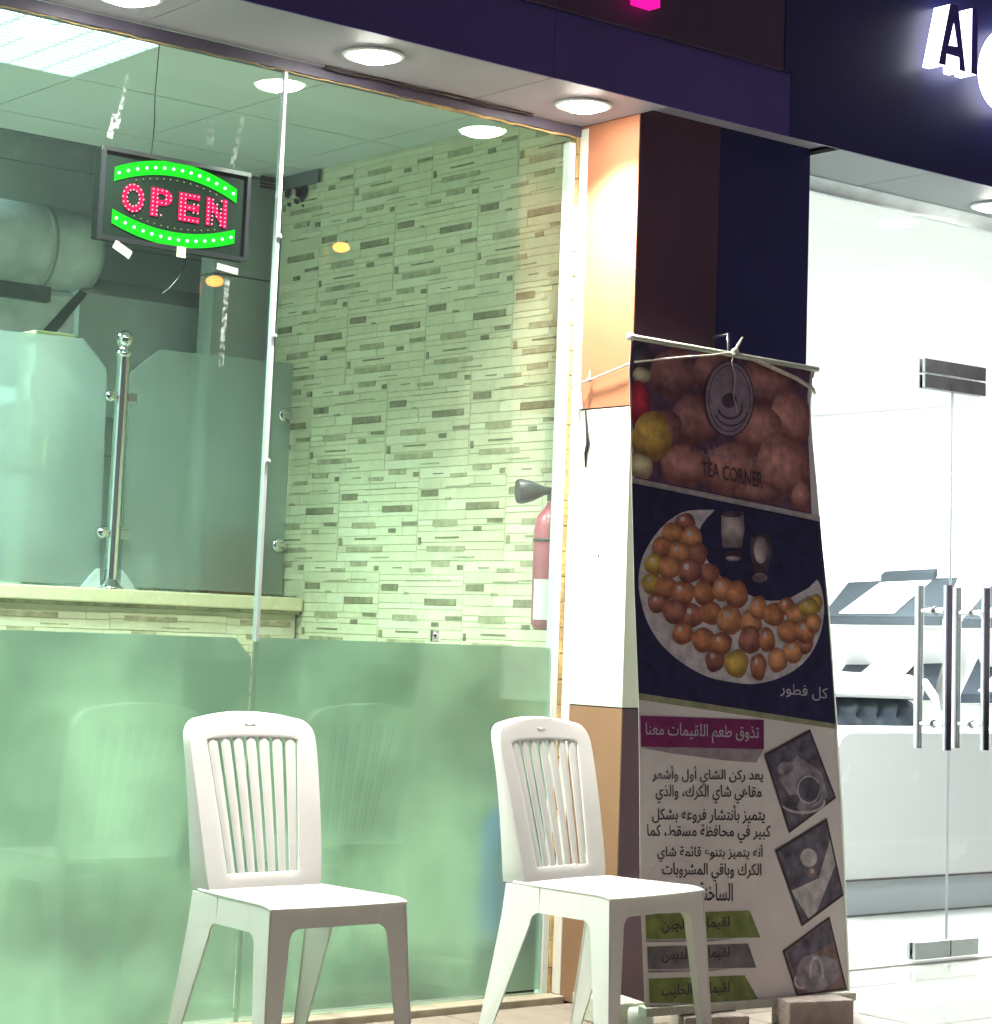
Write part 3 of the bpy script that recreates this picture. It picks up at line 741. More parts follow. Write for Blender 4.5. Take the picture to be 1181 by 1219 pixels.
GL = {'O': ['01110', '11011', '11011', '10001', '11011', '11011', '01110'], 'P': ['11110', '11011', '11011', '11110', '11000', '11000', '11100'],
      'E': ['11111', '11000', '11011', '11110', '11011', '11000', '11111'], 'N': ['11011', '11101', '11111', '11111', '11111', '11011', '11011']}
def text_mesh(body, size=1.0, res=3, off=0.0):
    c = bpy.data.curves.new('t', 'FONT'); c.body = body; c.size = size; c.resolution_u = res; c.offset = off
    o = bpy.data.objects.new('t', c); COL.objects.link(o)
    dg = bpy.context.evaluated_depsgraph_get(); dg.update()
    me = bpy.data.meshes.new_from_object(o.evaluated_get(dg))
    vs = [v.co.copy() for v in me.vertices]; fs = [tuple(p.vertices) for p in me.polygons]
    bpy.data.objects.remove(o); bpy.data.curves.remove(c); bpy.data.meshes.remove(me)
    xs = [v.x for v in vs]; ys = [v.y for v in vs]
    w = max(xs) - min(xs); h = max(ys) - min(ys)
    return [((v.x - min(xs)) / w, (v.y - min(ys)) / h) for v in vs], fs, w / h
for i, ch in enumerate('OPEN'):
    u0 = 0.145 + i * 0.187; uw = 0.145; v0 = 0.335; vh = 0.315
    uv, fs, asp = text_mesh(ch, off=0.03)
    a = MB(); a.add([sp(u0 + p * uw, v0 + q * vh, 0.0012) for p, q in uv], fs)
    lt = a.build('letter', M['ledrb'], sg, fix=False); lt['label'] = 'painted glow behind red LED letter %s' % ch  # emissive letter shape paints the glow behind the red LEDs
    a = MB()
    if ch == 'O':
        for rad in (0.62, 1.0):
            nn = 12 if rad < 1 else 16
            for k in range(nn):
                an = 2 * PI * k / nn
                a.lathe(sp(u0 + uw / 2 + rad * uw / 2 * 0.92 * math.cos(an), v0 + vh / 2 + rad * vh / 2 * 0.92 * math.sin(an), 0.003), [(0.0001, -0.002), (0.0023, 0.0), (0.002, 0.0015)], 6, axis='y')
    else:
        for rw, row in enumerate(GL[ch]):
            for cl, v in enumerate(row):
                if v == '1':
                    a.lathe(sp(u0 + uw * (cl + 0.5) / 5, v0 + vh * (6.5 - rw) / 7, 0.003), [(0.0001, -0.002), (0.0023, 0.0), (0.002, 0.0015)], 6, axis='y')
    o = a.build('led_dots', M['ledr'], lt); o['kind'] = 'stuff'
p0 = atY(190, 50, YO); p1 = atY(181, 172, YO)
a = MB(); a.tube([Vector((p0.x, YO, ZC)), p0, (p0 + p1) / 2 + Vector((-0.002, 0, 0)), p0.lerp(p1, 0.8) + Vector((0.003, 0, 0)), Vector((p1.x, YO, z1))], 0.0018, 6)
a.build('hanging_cord', M['black'], sg)
p = [atY(*q, YO + 0.01) for q in ((222, 303), (220, 315), (213, 330), (202, 343), (194, 349))]
a = MB(); a.tube([Vector((p[0].x, YO + 0.005, z0 - 0.001))] + p, 0.0018, 6); tag(a.build('sign_lead', M['black']), 'short black lead curling down under the lit sign', 'lead')

# ------------------------------------------------------------------ pillar between the shops
pl = thing('pillar', 'square pillar clad in orange, white and brown panels beside the window', 'pillar', (XP, YP, 0))
ZA, ZB = 0.899, 1.823
a = MB(); a.box((XP + 0.006, YP + 0.006, 0), (XPR - 0.006, YG + 0.045, ZS + 0.3)); a.build('core', M['seam'], pl)
def panelL(z0, z1, mt, lab):
    a = MB(); a.box((XP, YP, z0), (XP + 0.005, YG + 0.044, z1)); o = a.build('cladding_panel', mt, pl); o['label'] = lab
def panelF(x0, x1, z0, z1, mt, lab):
    a = MB(); a.box((x0, YP, z0), (x1, YP + 0.005, z1)); o = a.build('cladding_panel', mt, pl); o['label'] = lab
panelL(0.004, ZA - 0.002, M['brown_lo'], 'lower brown side panel'); panelL(ZA + 0.002, ZB - 0.0025, M['white_clad'], 'white side panel'); panelL(ZB + 0.0025, ZS - 0.001, M['orange'], 'orange side panel')
xj = 4.937
panelF(XP + 0.0055, xj - 0.001, 0.004, ZA - 0.002, M['brown_shaded'], 'lower front panel in shaded brown')
panelF(XP + 0.0055, xj - 0.001, ZA + 0.002, ZB - 0.0025, M['white_clad'], 'white front panel')
panelF(XP + 0.0055, xj - 0.001, ZB + 0.0025, ZS + 0.02, M['brown_shaded'], 'upper front panel in shaded brown')
panelF(xj + 0.001, XPR, 0.004, ZS + 0.02, M['navy'], 'navy front panel')
a = MB(); a.box((XPR - 0.0055, YP + 0.0055, 0.004), (XPR, YG + 0.044, ZS + 0.02)); o = a.build('cladding_panel', M['navy'], pl); o['label'] = 'navy side panel'
for z in (1.35, 0.12, 0.13):
    pass
# trim gutter at inside corner
a = MB(); a.box((XP - 0.0035, YG - 0.045, 0.02), (XP - 0.0005, YG - 0.007, ZS - 0.01)); a.build('corner_trim', M['white_clad'], pl)
a = MB(); a.lathe((XP - 0.0005, 4.60 + 0.5, 1.36), [(0.0001, -0.001), (0.004, 0.0)], 8, axis='x'); a.build('screw', M['seam'], pl)

# ------------------------------------------------------------------ fascia and soffit
ft = thing('shop_fascia', 'dark violet fascia over the tea shop window', 'fascia', (3.0, YF, ZS))
XJ = 5.064
zm = 2.955
a = MB(); a.box((0.5, YF + 0.006, ZS + 0.02), (XJ, YF + 0.06, 4.2)); a.build('core', M['seam'], ft)
edges = [0.5, 1.7, 2.9, 4.1, XJ + 0.05]
for i in range(4):
    a = MB(); a.box((edges[i] + 0.001, YF, ZS), (edges[i + 1] - 0.001, YF + 0.005, zm - 0.001)); a.build('fascia_panel', M['fascia_purple'], ft)
for i in range(4):
    x1_ = XJ if i == 3 else edges[i + 1]
    a = MB(); a.box((edges[i] + 0.001, YF - 0.016, zm + 0.001), (x1_ - 0.001, YF + 0.005, 4.2)); a.build('sign_board', M['fascia_brown'], ft)
fr_ = thing('neighbour_fascia', 'navy fascia over the bright white salon', 'fascia', (6.5, YF, ZS))
a = MB(); a.box((XJ + 0.06, YF + 0.006, ZS + 0.02), (12, YF + 0.06, 4.2)); a.build('core', M['seam'], fr_)
a = MB(); a.box((XJ + 0.051, YF - 0.001, ZS), (8.0, YF + 0.005, zm + 0.5)); a.build('fascia_panel', M['navy'], fr_)
a = MB(); a.box((XJ + 0.001, YF - 0.018, zm + 0.001), (XJ + 0.05, YF + 0.005, 4.2)); a.build('fascia_edge', M['navy'], fr_)
a = MB(); a.box((XJ + 0.051, YF - 0.001, zm + 0.502), (8.0, YF + 0.005, 4.2)); a.build('fascia_panel', M['navy'], fr_)
a = MB(); a.box((8.002, YF - 0.001, ZS), (12, YF + 0.005, 4.2)); a.build('fascia_panel', M['navy'], fr_)
wall('upper_wall', (0.4, YF + 0.0, 4.205), (12, YF + 0.2, 6.5), M['fascia_brown'], 'dark wall of the storey above both shops')
# soffits
sf = thing('soffit', 'narrow grey soffit with downlights over the tea shop window', 'soffit', (3.2, 5.05, ZS))
xs_ = atZ(205, 13, ZS).x
for x0_, x1_ in ((0.5, xs_ - 0.8), (xs_ - 0.796, xs_ - 0.004), (xs_, XP + 0.0)):
    pass
holes = [(2.775, 5.02), (3.575, 5.02), (4.375, 5.012)]
cuts = [0.5, 1.6, xs_, 4.10, XP - 0.001]
for i in range(len(cuts) - 1):
    mt = M['soffit']
    a = MB(); a.box((cuts[i] + 0.002, YF + 0.0065, ZS), (cuts[i + 1] - 0.002, YG - 0.014, ZS + 0.012)); a.build('soffit_panel', mt, sf)
a = MB(); a.box((XP, YF + 0.0065, ZS + 0.021), (XPR, YP - 0.001, ZS + 0.033)); a.build('soffit_panel', M['soffit'], sf)
a = MB(); a.box((0.5, YF + 0.061, ZS + 0.034), (XPR, YG + 0.04, ZS + 0.05)); a.build('back_board', M['seam'], sf)
# conduit along the head with a loose bit
a = MB()
pts = [(x, YG - 0.035 + 0.004 * math.sin(x * 9), ZS - 0.006 - 0.003 * math.sin(x * 23)) for x in [3.55 + 0.05 * k for k in range(17)]]
a.tube(pts, 0.005, 8); tag(a.build('cable_run', M['seam']), 'loose dark cable along the head of the window', 'cable')
def downlight(x, y, z, label, group='round downlights in the soffits'):
    t = thing('downlight', label, 'light', (x, y, z), group)
    a = MB(); a.lathe((x, y, z), [(0.070, 0.0), (0.090, -0.001), (0.092, -0.004), (0.088, -0.008), (0.074, -0.009), (0.070, -0.004)], 32); a.build('trim_ring', M['white'], t)
    a = MB(); a.lathe((x, y, z), [(0.0715, -0.005), (0.062, -0.014), (0.042, -0.021), (0.020, -0.0245), (0.0001, -0.025)], 32); a.build('lens', M['lamp'], t)
    area('bulb', (x, y, z - 0.030), 0.10, P_DOWN, (1.0, 0.97, 0.90), 114, t, True)
downlight(2.775, 5.02, ZS, 'round downlight in the soffit at the far left of the window')
downlight(3.575, 5.02, ZS, 'glaring round downlight in the soffit, left of the corner one')
downlight(4.375, 5.012, ZS, 'glaring round downlight in the soffit by the orange pillar')
downlight(6.42, 5.03, ZS, 'round downlight in the grey soffit over the salon doors')
# right soffit
sr = thing('neighbour_soffit', 'smooth grey soffit over the salon doors', 'soffit', (6.2, 5.05, ZS))
xa = atZ(1114, 205, ZS).x; xc = 5.362
for x0_, x1_ in ((xc, xa - 0.002), (xa + 0.002, xa + 0.9), (xa + 0.904, 9.0)):
    a = MB(); a.box((x0_, YF + 0.0065, ZS), (x1_, YG - 0.06, ZS + 0.012)); a.build('soffit_panel', M['soffit_grey'], sr)
a = MB(); n = 10; vs = []
for k in range(n + 1):
    an = PI / 2 * k / n
    y = YG - 0.075 + 0.065 * math.sin(an) ; z = ZS - 0.002 - 0.035 * (1 - math.cos(an))
    vs += [(xc, y, z), (9.0, y, z)]
a.add(vs, [(2 * k, 2 * k + 1, 2 * k + 3, 2 * k + 2) for k in range(n)], 0, True); a.build('curved_trim', M['galv'], sr, fix=False)
b = MB(); b.box((5.365, YF + 0.061, ZS + 0.034), (12, YG + 0.04, ZS + 0.05)); b.build('back_board', M['seam'], sr)

# lit letters of the neighbour sign
def zoomA(X, Y): return (1080 + X / 10.16, Y / 10.16)
YL = YF - 0.076
def letter(name, label, outer, hole=None):
    t = thing(name, label, 'letter', tuple(atY(*outer[0], YL)), 'lit letters on the navy fascia')
    O = [atY(*p, YL) for p in outer]; Hh_ = [atY(*p, YL) for p in (hole or [])]
    D = Vector((0, 0.070, 0))
    a = MB()
    a.add(O + [p + D for p in O], [(i, (i + 1) % len(O), len(O) + (i + 1) % len(O), len(O) + i) for i in range(len(O))])
    if Hh_: a.add(Hh_ + [p + D for p in Hh_], [(i, (i + 1) % len(Hh_), len(Hh_) + (i + 1) % len(Hh_), len(Hh_) + i) for i in range(len(Hh_))])
    a.build('lit_side', M['halo'], t)
    bm = bmesh.new()
    def loop(pts):
        vs = [bm.verts.new(p - Vector((0, 0.003, 0))) for p in pts]
        return [bm.edges.new((vs[i], vs[(i + 1) % len(vs)])) for i in range(len(vs))]
    es = loop(O) + (loop(Hh_) if Hh_ else [])
    bmesh.ops.triangle_fill(bm, edges=es, use_beauty=True)
    r = bmesh.ops.extrude_face_region(bm, geom=bm.faces[:])
    bmesh.ops.translate(bm, vec=(0, 0.0028, 0), verts=[g for g in r['geom'] if isinstance(g, bmesh.types.BMVert)])
    bmesh.ops.recalc_face_normals(bm, faces=bm.faces)
    me = bpy.data.meshes.new('face'); bm.to_mesh(me); bm.free(); me.materials.append(M['navyface'])
    o = bpy.data.objects.new('face', me); COL.objects.link(o); attach(o, t)
letter('sign_letter', 'lit letter A on the navy fascia', [zoomA(*p) for p in ((518, 50), (612, 72), (698, 868), (632, 850), (625, 695), (470, 650), (460, 790), (378, 770))],
       [zoomA(*p) for p in ((560, 260), (605, 565), (495, 550))])
letter('sign_letter', 'lit narrow letter I right of the A on the navy fascia', [zoomA(*p) for p in ((785, 100), (850, 120), (838, 905), (770, 885))])
cc_ = atY(1214, 82, YL); outer = []
for k in range(25):
    an = R_(50 + k * 260 / 24); outer.append((1214 + 31 * math.cos(an), 80 - 50 * math.sin(an)))
for k in range(25):
    an = R_(310 - k * 260 / 24); outer.append((1214 + 20 * math.cos(an), 80 - 38 * math.sin(an)))
letter('sign_letter', 'lit round letter cut by the right edge, on the navy fascia', outer)
# magenta letter of the tea shop sign, lower tip in view
p = [atY(*q, YF - 0.07) for q in ((762, -60), (784, -56), (786, 9), (764, 2))]
t = thing('magenta_letter', 'magenta lit stroke at the top edge, on the dark fascia', 'letter', tuple(p[3]))
a = MB(); a.prism(p, (0, 0.05, 0)); a.build('stroke', M['magenta'], t)

# ------------------------------------------------------------------ salon (right shop)
XR = 11.4; ZR = 2.72; YB2 = 10.8
salon_c = MB(); salon_c.box((5.37, YG + 0.02, ZR), (XR + 0.1, YB2, ZR + 0.06)); tag(salon_c.build('salon_ceiling', M['white']), kind='structure')
wall('salon_back_wall', (5.37, YB2, 0), (XR + 0.1, YB2 + 0.1, ZR), M['white'], 'white back wall of the salon')
wall('salon_side_wall', (XR, YG + 0.02, 0), (XR + 0.1, YB2 - 0.001, ZR - 0.001), M['white'], 'bright white side wall of the salon behind the glass doors')
wall('party_wall', (XPR - 0.002, YG + 0.05, 0), (XPR + 0.05, YB2 - 0.001, ZR - 0.001), M['white'], 'white wall of the salon on the pillar side')
for i, (x, y) in enumerate(((6.0, 6.3), (7.6, 6.3), (9.2, 6.6), (10.4, 6.4), (6.4, 8.4), (8.2, 8.6), (9.8, 8.6))):
    ceiling_light(x, y, ZR - 0.014, M['panelR'], ('front row', 'middle row')[i > 3] and 'square white ceiling light in the salon, ' + ('nearest the pillar', 'second along the glass front', 'third along the glass front', 'beside the far wall in front', 'in the back row by the pillar side', 'in the middle of the back row', 'last in the back row')[i], rib=False, group='salon ceiling lights', frame=False)
# cctv
c = atZ(1044, 492, ZR - 0.001)
cv = thing('security_camera', 'small grey security camera under the salon ceiling', 'camera', (c.x, c.y, ZR))
a = MB(); a.lathe((c.x, c.y, ZR - 0.001), [(0.03, 0), (0.03, -0.02), (0.01, -0.03), (0.01, -0.05)], 12); a.build('mount', M['white'], cv)
a = MB(); a.tube([(c.x - 0.07, c.y - 0.05, ZR - 0.065), (c.x + 0.06, c.y + 0.04, ZR - 0.05)], [0.03, 0.035], 12); a.build('body', M['deskgrey'], cv)
# display units along the right wall
def display(px, y_front0, back_px, dy, label, mtop, Xf=10.9, dep=0.42):
    """sloping dark glossy panel carrying a white sheet; px: (x0, x1) front edge, y; back edge"""
    A, B = atX(px[0], y_front0, Xf), atX(px[1], y_front0 + 1, Xf)
    C_, D_ = atX(back_px[1], y_front0 - dy, Xf + dep), atX(back_px[0], y_front0 - dy + 6, Xf + dep)
    t = thing('display_desk', label, 'display', tuple(A), 'sloping display desks in the salon')
    up = Vector((0, 0, 0.02)); th = 0.036
    a = MB(); a.prism([A, B, C_, D_], (0, 0, -0.012)); a.build('slope', mtop, t)
    a = MB(); a.prism([A - Vector((0.004, 0, 0.012)), B - Vector((0.004, 0, 0.012)), B - Vector((0.004, 0, th + 0.02)), A - Vector((0.004, 0, th + 0.02))], (-0.02, 0, 0)); a.build('front_edge', mtop, t)
    def q(u, v, h=0.003): return A.lerp(B, u).lerp(D_.lerp(C_, u), v) + Vector((-0.001, 0, h))
    a = MB(); a.prism([q(0.14, 0.06), q(0.60, 0.06), q(0.78, 0.92), q(0.32, 0.92)], (0, 0, 0.004)); a.build('sheet', M['white'], t)
    a = MB(); a.prism([q(0.32, 0.94), q(0.80, 0.94), q(0.82, 1.04), q(0.34, 1.04)], (0, 0, 0.05)); a.build('back_lip', mtop, t)
    n0, n1 = D_, C_
    a = MB(); a.prism([A - Vector((-0.03, 0, th + 0.021)), B - Vector((-0.03, 0, th + 0.021)), Vector((Xf + dep - 0.04, C_.y, B.z - th - 0.30)), Vector((Xf + dep - 0.04, D_.y, A.z - th - 0.30))], (0, 0, -0.01)); a.build('under_panel', M['white'], t)
    return t
display((978, 1122), 733, (1010, 1140), 46, 'grey sloping display desk with white sheet, upper one left of the handles', M['greyglass'])
display((1146, 1290), 737, (1180, 1310), 46, 'grey sloping display desk at the right edge, upper one', M['greyglass'])
display((985, 1112), 822, (1012, 1125), 44, 'dark sloping display desk behind the tufted sofa', M['leather'])
display((1144, 1290), 826, (1165, 1300), 50, 'dark sloping display desk at the right edge, lower one', M['leather'])

# tufted sofa back
ysf = 7.3
s0, s1 = atY(975, 873, ysf), atY(1092, 828, ysf)
so = thing('tufted_sofa', 'dark grey tufted sofa behind the white reception desk', 'sofa', (s0.x, ysf, 0))
nx, nz = 48, 20; a = MB(); vs = []
zlo, zhi = 0.30, s1.z - 0.01
for j in range(nz + 1):
    for i in range(nx + 1):
        x = s0.x - 0.1 + (s1.x - s0.x + 0.1) * i / nx; z = zlo + (zhi - zlo) * j / nz
        d = 0.0
        pitch = 0.15
        for r in range(5):
            bz = zhi - 0.08 - r * 0.12
            off = 0.5 * (r % 2)
            fx = ((x - s0.x) / pitch - off) ; fx = fx - round(fx)
            d += math.exp(-((fx * pitch) ** 2 + (z - bz) ** 2) / 0.0007)
        y = ysf + 0.035 * min(d, 1.2) + 0.09 * max(0, (j / nz - 0.88) / 0.12) ** 2
        vs.append((x, y, z))
a.add(vs, [(j * (nx + 1) + i, j * (nx + 1) + i + 1, (j + 1) * (nx + 1) + i + 1, (j + 1) * (nx + 1) + i) for j in range(nz) for i in range(nx)], 0, True)
a.build('tufted_back', M['leather'], so, fix=False)
a = MB(); a.box((s0.x - 0.1, ysf + 0.055, 0.05), (s1.x, ysf + 0.25, zhi - 0.03)); a.build('frame', M['leather'], so)
for r in range(3):
    for i in range(5):
        x = s0.x + 0.15 * (i + 0.5 * (r % 2)); z = zhi - 0.08 - r * 0.12
        if x < s1.x - 0.02:
            a = MB(); a.lathe((x, ysf + 0.030, z), [(0.0001, -0.006), (0.009, -0.002), (0.011, 0.006)], 10, axis='y'); a.build('button', M['black'], so)
a = MB()
w0_ = atY(980, 810, ysf); w1_ = atY(1092, 832, ysf)
a.prism([(s0.x - 0.1, ysf - 0.02, s1.z - 0.012), (s1.x + 0.03, ysf - 0.02, s1.z - 0.02), (s1.x + 0.05, ysf - 0.02, s1.z + 0.06), (s1.x - 0.05, ysf - 0.02, s1.z + 0.10), (s0.x - 0.1, ysf - 0.02, s1.z + 0.11)], (0, 0.24, 0)); a.build('white_top', M['white'], so, bev=0.02)
ap = [atY(*q, ysf - 0.04) for q in ((1100, 812), (1112, 830), (1117, 850), (1118, 905))]
a = MB(); a.tube(ap, 0.022, 12); a.build('arm', M['white'], so)

# reception desk
yk = 6.3
d0 = atY(998, 872, yk); zk = atY(1090, 1045, yk).z; zd = d0.z
ds = thing('reception_desk', 'white glossy reception desk with rounded corner and grey plinth', 'desk', (d0.x, yk, 0))
rad = 0.09; pts = []
xl_ = d0.x
pts.append((xl_, zk + 0.008)); pts.append((xl_, zd - rad))
for k in range(1, 9):
    an = PI - PI / 2 * k / 8; pts.append((xl_ + rad + rad * math.cos(an), zd - rad + rad * math.sin(an)))
pts += [(10.2, zd), (10.2, zk + 0.008)]
a = MB(); a.prism([(x, yk, z) for x, z in pts], (0, 0.55, 0)); a.build('front_panel', M['desk'], ds)
a = MB(); a.box((xl_ - 0.02, yk - 0.006, zk), (10.2, yk + 0.54, zk + 0.0075)); a.build('dark_line', M['seam'], ds)  # thin dark strip between front panel and plinth
a = MB(); a.box((xl_ + 0.012, yk + 0.012, 0.0), (10.19, yk + 0.50, zk - 0.001)); a.build('plinth', M['deskgrey'], ds)

# glass doors
XD = 6.474; ZD = atY(1137, 450, YG).z
dr = thing('glass_door', 'clear glass door leaf left of the seam with steel bar handle', 'door', (5.6, YG, 0), 'pair of glass doors')
a = MB(); a.box((5.60, YG, 0.012), (XD - 0.003, YG + 0.010, ZD - 0.003)); a.build('pane', M['pane_r'], dr)
dl = thing('glass_door', 'clear glass door leaf right of the seam with steel bar handle', 'door', (XD, YG, 0), 'pair of glass doors')
a = MB(); a.box((XD + 0.003, YG, 0.012), (7.35, YG + 0.010, ZD - 0.003)); a.build('pane', M['pane_r'], dl)
edge = MB(); edge.box((XD - 0.003, YG - 0.0005, 0.012), (XD - 0.0008, YG + 0.0105, ZD - 0.004)); edge.build('dark_edge', M['deskgrey'], dr)
def handle(xh, parent):
    t0, t1 = atY(1130, 697, YG - 0.05).z, atY(1130, 893, YG - 0.05).z
    for yy in (YG - 0.062, YG + 0.072):
        a = MB(); a.tube([(xh, yy, t1), (xh, yy, t0)], 0.0165, 20); a.build('handle_bar', M['chrome'], parent)
    for zz in (atY(1110, 727, YG).z, atY(1110, 862, YG).z):
        a = MB(); a.tube([(xh, YG - 0.047, zz), (xh, YG - 0.001, zz)], 0.010, 12); a.build('standoff', M['chrome'], parent)
        a = MB(); a.tube([(xh, YG + 0.011, zz), (xh, YG + 0.057, zz)], 0.010, 12); a.build('standoff', M['chrome'], parent)
        a = MB(); a.lathe((xh, YG - 0.001, zz), [(0.0001, -0.004), (0.017, -0.003), (0.018, 0.0)], 16, axis='y'); a.build('washer', M['steel'], parent)
xh1 = atY(1112, 790, YG).x; xh2 = atY(1157, 790, YG).x
handle(xh1, dr); handle(xh2, dl)
tf = thing('transom_glass', 'clear glass panel above and beside the salon doors', 'window', (6.4, YG, ZD))
a = MB(); a.box((5.362, YG, ZD + 0.003), (7.36, YG + 0.010, ZT)); a.build('pane', M['pane_r'], tf)
a = MB(); a.box((5.362, YG, 0.012), (5.594, YG + 0.010, ZD - 0.003)); a.build('pane', M['pane_r'], tf)
a = MB(); a.box((7.36, YG, 0.012), (9.5, YG + 0.010, ZT)); a.build('pane', M['pane_r'], tf)
a = MB(); a.box((5.362, YG - 0.01, ZT + 0.001), (9.5, YG + 0.03, ZS + 0.02)); a.build('head_rail', M['galv'], tf)
def pf(px0, px1, y0, y1, name, label, up):
    A = atY(px0, y0, YG - 0.016); B = atY(px1, y1, YG - 0.016)
    t = thing(name, label, 'fitting', (A.x, YG, A.z))
    zc = ZD if up else (A.z + B.z) / 2
    for s in ((0, 1) if up else (0,)):
        if up: za, zb_ = ((zc + 0.003, zc + 0.055) if s == 0 else (zc - 0.055, zc - 0.003)); xs2 = ((A.x, B.x),)
        else: za, zb_ = 0.014, 0.075; xs2 = ((A.x, XD - 0.003), (XD + 0.003, B.x))
        for xa_, xb_ in xs2:
            a = MB(); a.box((xa_, YG - 0.016, za), (xb_, YG - 0.001, zb_)); a.build('plate', M['steel'], t, bev=0.002)
            a = MB(); a.box((xa_, YG + 0.011, za), (xb_, YG + 0.026, zb_)); a.build('plate', M['steel'], t, bev=0.002)
pf(1102, 1174, 432, 476, 'patch_fitting', 'steel patch fitting above the salon door seam', True)
pf(1090, 1165, 1137, 1153, 'patch_fitting', 'steel patch fitting at the foot of the salon doors', False)
c = atY(1116, 1128, YG); a = MB(); a.lathe((c.x, YG - 0.001, c.z), [(0.0001, -0.004), (0.008, -0.003), (0.010, 0.0)], 10, axis='y'); a.build('lock', M['steel'], dr)
b = MB(); b.box((5.36, YG - 0.02, -0.010), (9.5, YG + 0.03, 0.004)); tag(b.build('threshold', M['porcelain']), 'pale threshold strip under the salon doors', 'threshold')

# ------------------------------------------------------------------ street behind the camera
for (p, lab) in (((20.575, -19.488, 7.403), 'tall orange street lamp across the road, the taller one'), ((18.171, -19.488, 6.516), 'orange street lamp across the road, the lower one')):
    t = thing('street_lamp', lab, 'street lamp', (p[0], p[1], -0.15), 'street lamps across the road')
    a = MB(); a.lathe((p[0], p[1], 0), [(0.11, -0.15), (0.09, 0.2), (0.05, p[2] + 0.3)], 12); a.build('pole', M['steel'], t)
    a = MB(); a.tube([(p[0], p[1], p[2] + 0.3), (p[0], p[1] + 0.35, p[2] + 0.28)], 0.04, 8); a.build('arm', M['steel'], t)
    a = MB(); a.lathe((p[0], p[1] + 0.45, p[2]), [(0.0001 + 0.14 * math.sin(PI * i / 12), -0.085 * math.cos(PI * i / 12)) for i in range(13)], 20); a.build('lamp', M['sodium'], t)

# ------------------------------------------------------------------ white plastic chairs
def sheet(rows, th_fn, mb, weld=True):
    """rows: grid of Vector; th_fn(i,j) -> offset vector for the other side"""
    R0 = len(rows); C0 = len(rows[0])
    top = [p for r in rows for p in r]; bot = [rows[i][j] + th_fn(i, j) for i in range(R0) for j in range(C0)]
    N = R0 * C0; fs = []; rim = []
    for i in range(R0 - 1):
        for j in range(C0 - 1):
            q = (i * C0 + j, i * C0 + j + 1, (i + 1) * C0 + j + 1, (i + 1) * C0 + j)
            fs.append(q); fs.append(tuple(N + k for k in q[::-1]))
    loop = [(0, j) for j in range(C0)] + [(i, C0 - 1) for i in range(1, R0)] + [(R0 - 1, j) for j in range(C0 - 2, -1, -1)] + [(i, 0) for i in range(R0 - 2, 0, -1)]
    L_ = [i * C0 + j for i, j in loop]
    for k in range(len(L_)):
        a_, b_ = L_[k], L_[(k + 1) % len(L_)]
        fs.append((a_, b_, N + b_, N + a_)) if weld else rim.append((a_, b_))
    mb.add(top + bot, fs, 0, True)
    al = top + bot
    for a_, b_ in rim: mb.add([al[a_], al[b_], al[N + b_], al[N + a_]], [(0, 1, 2, 3)], 0, False)
def ssub(o, ang=40):
    md = o.modifiers.new('bevel', 'BEVEL'); md.width = 0.0009 if o.name.startswith('leg') else 0.0025; md.segments = 2; md.limit_method = 'ANGLE'; md.angle_limit = R_(ang)
    md.harden_normals = False
    return o
SH = 0.435; TOP = 0.875
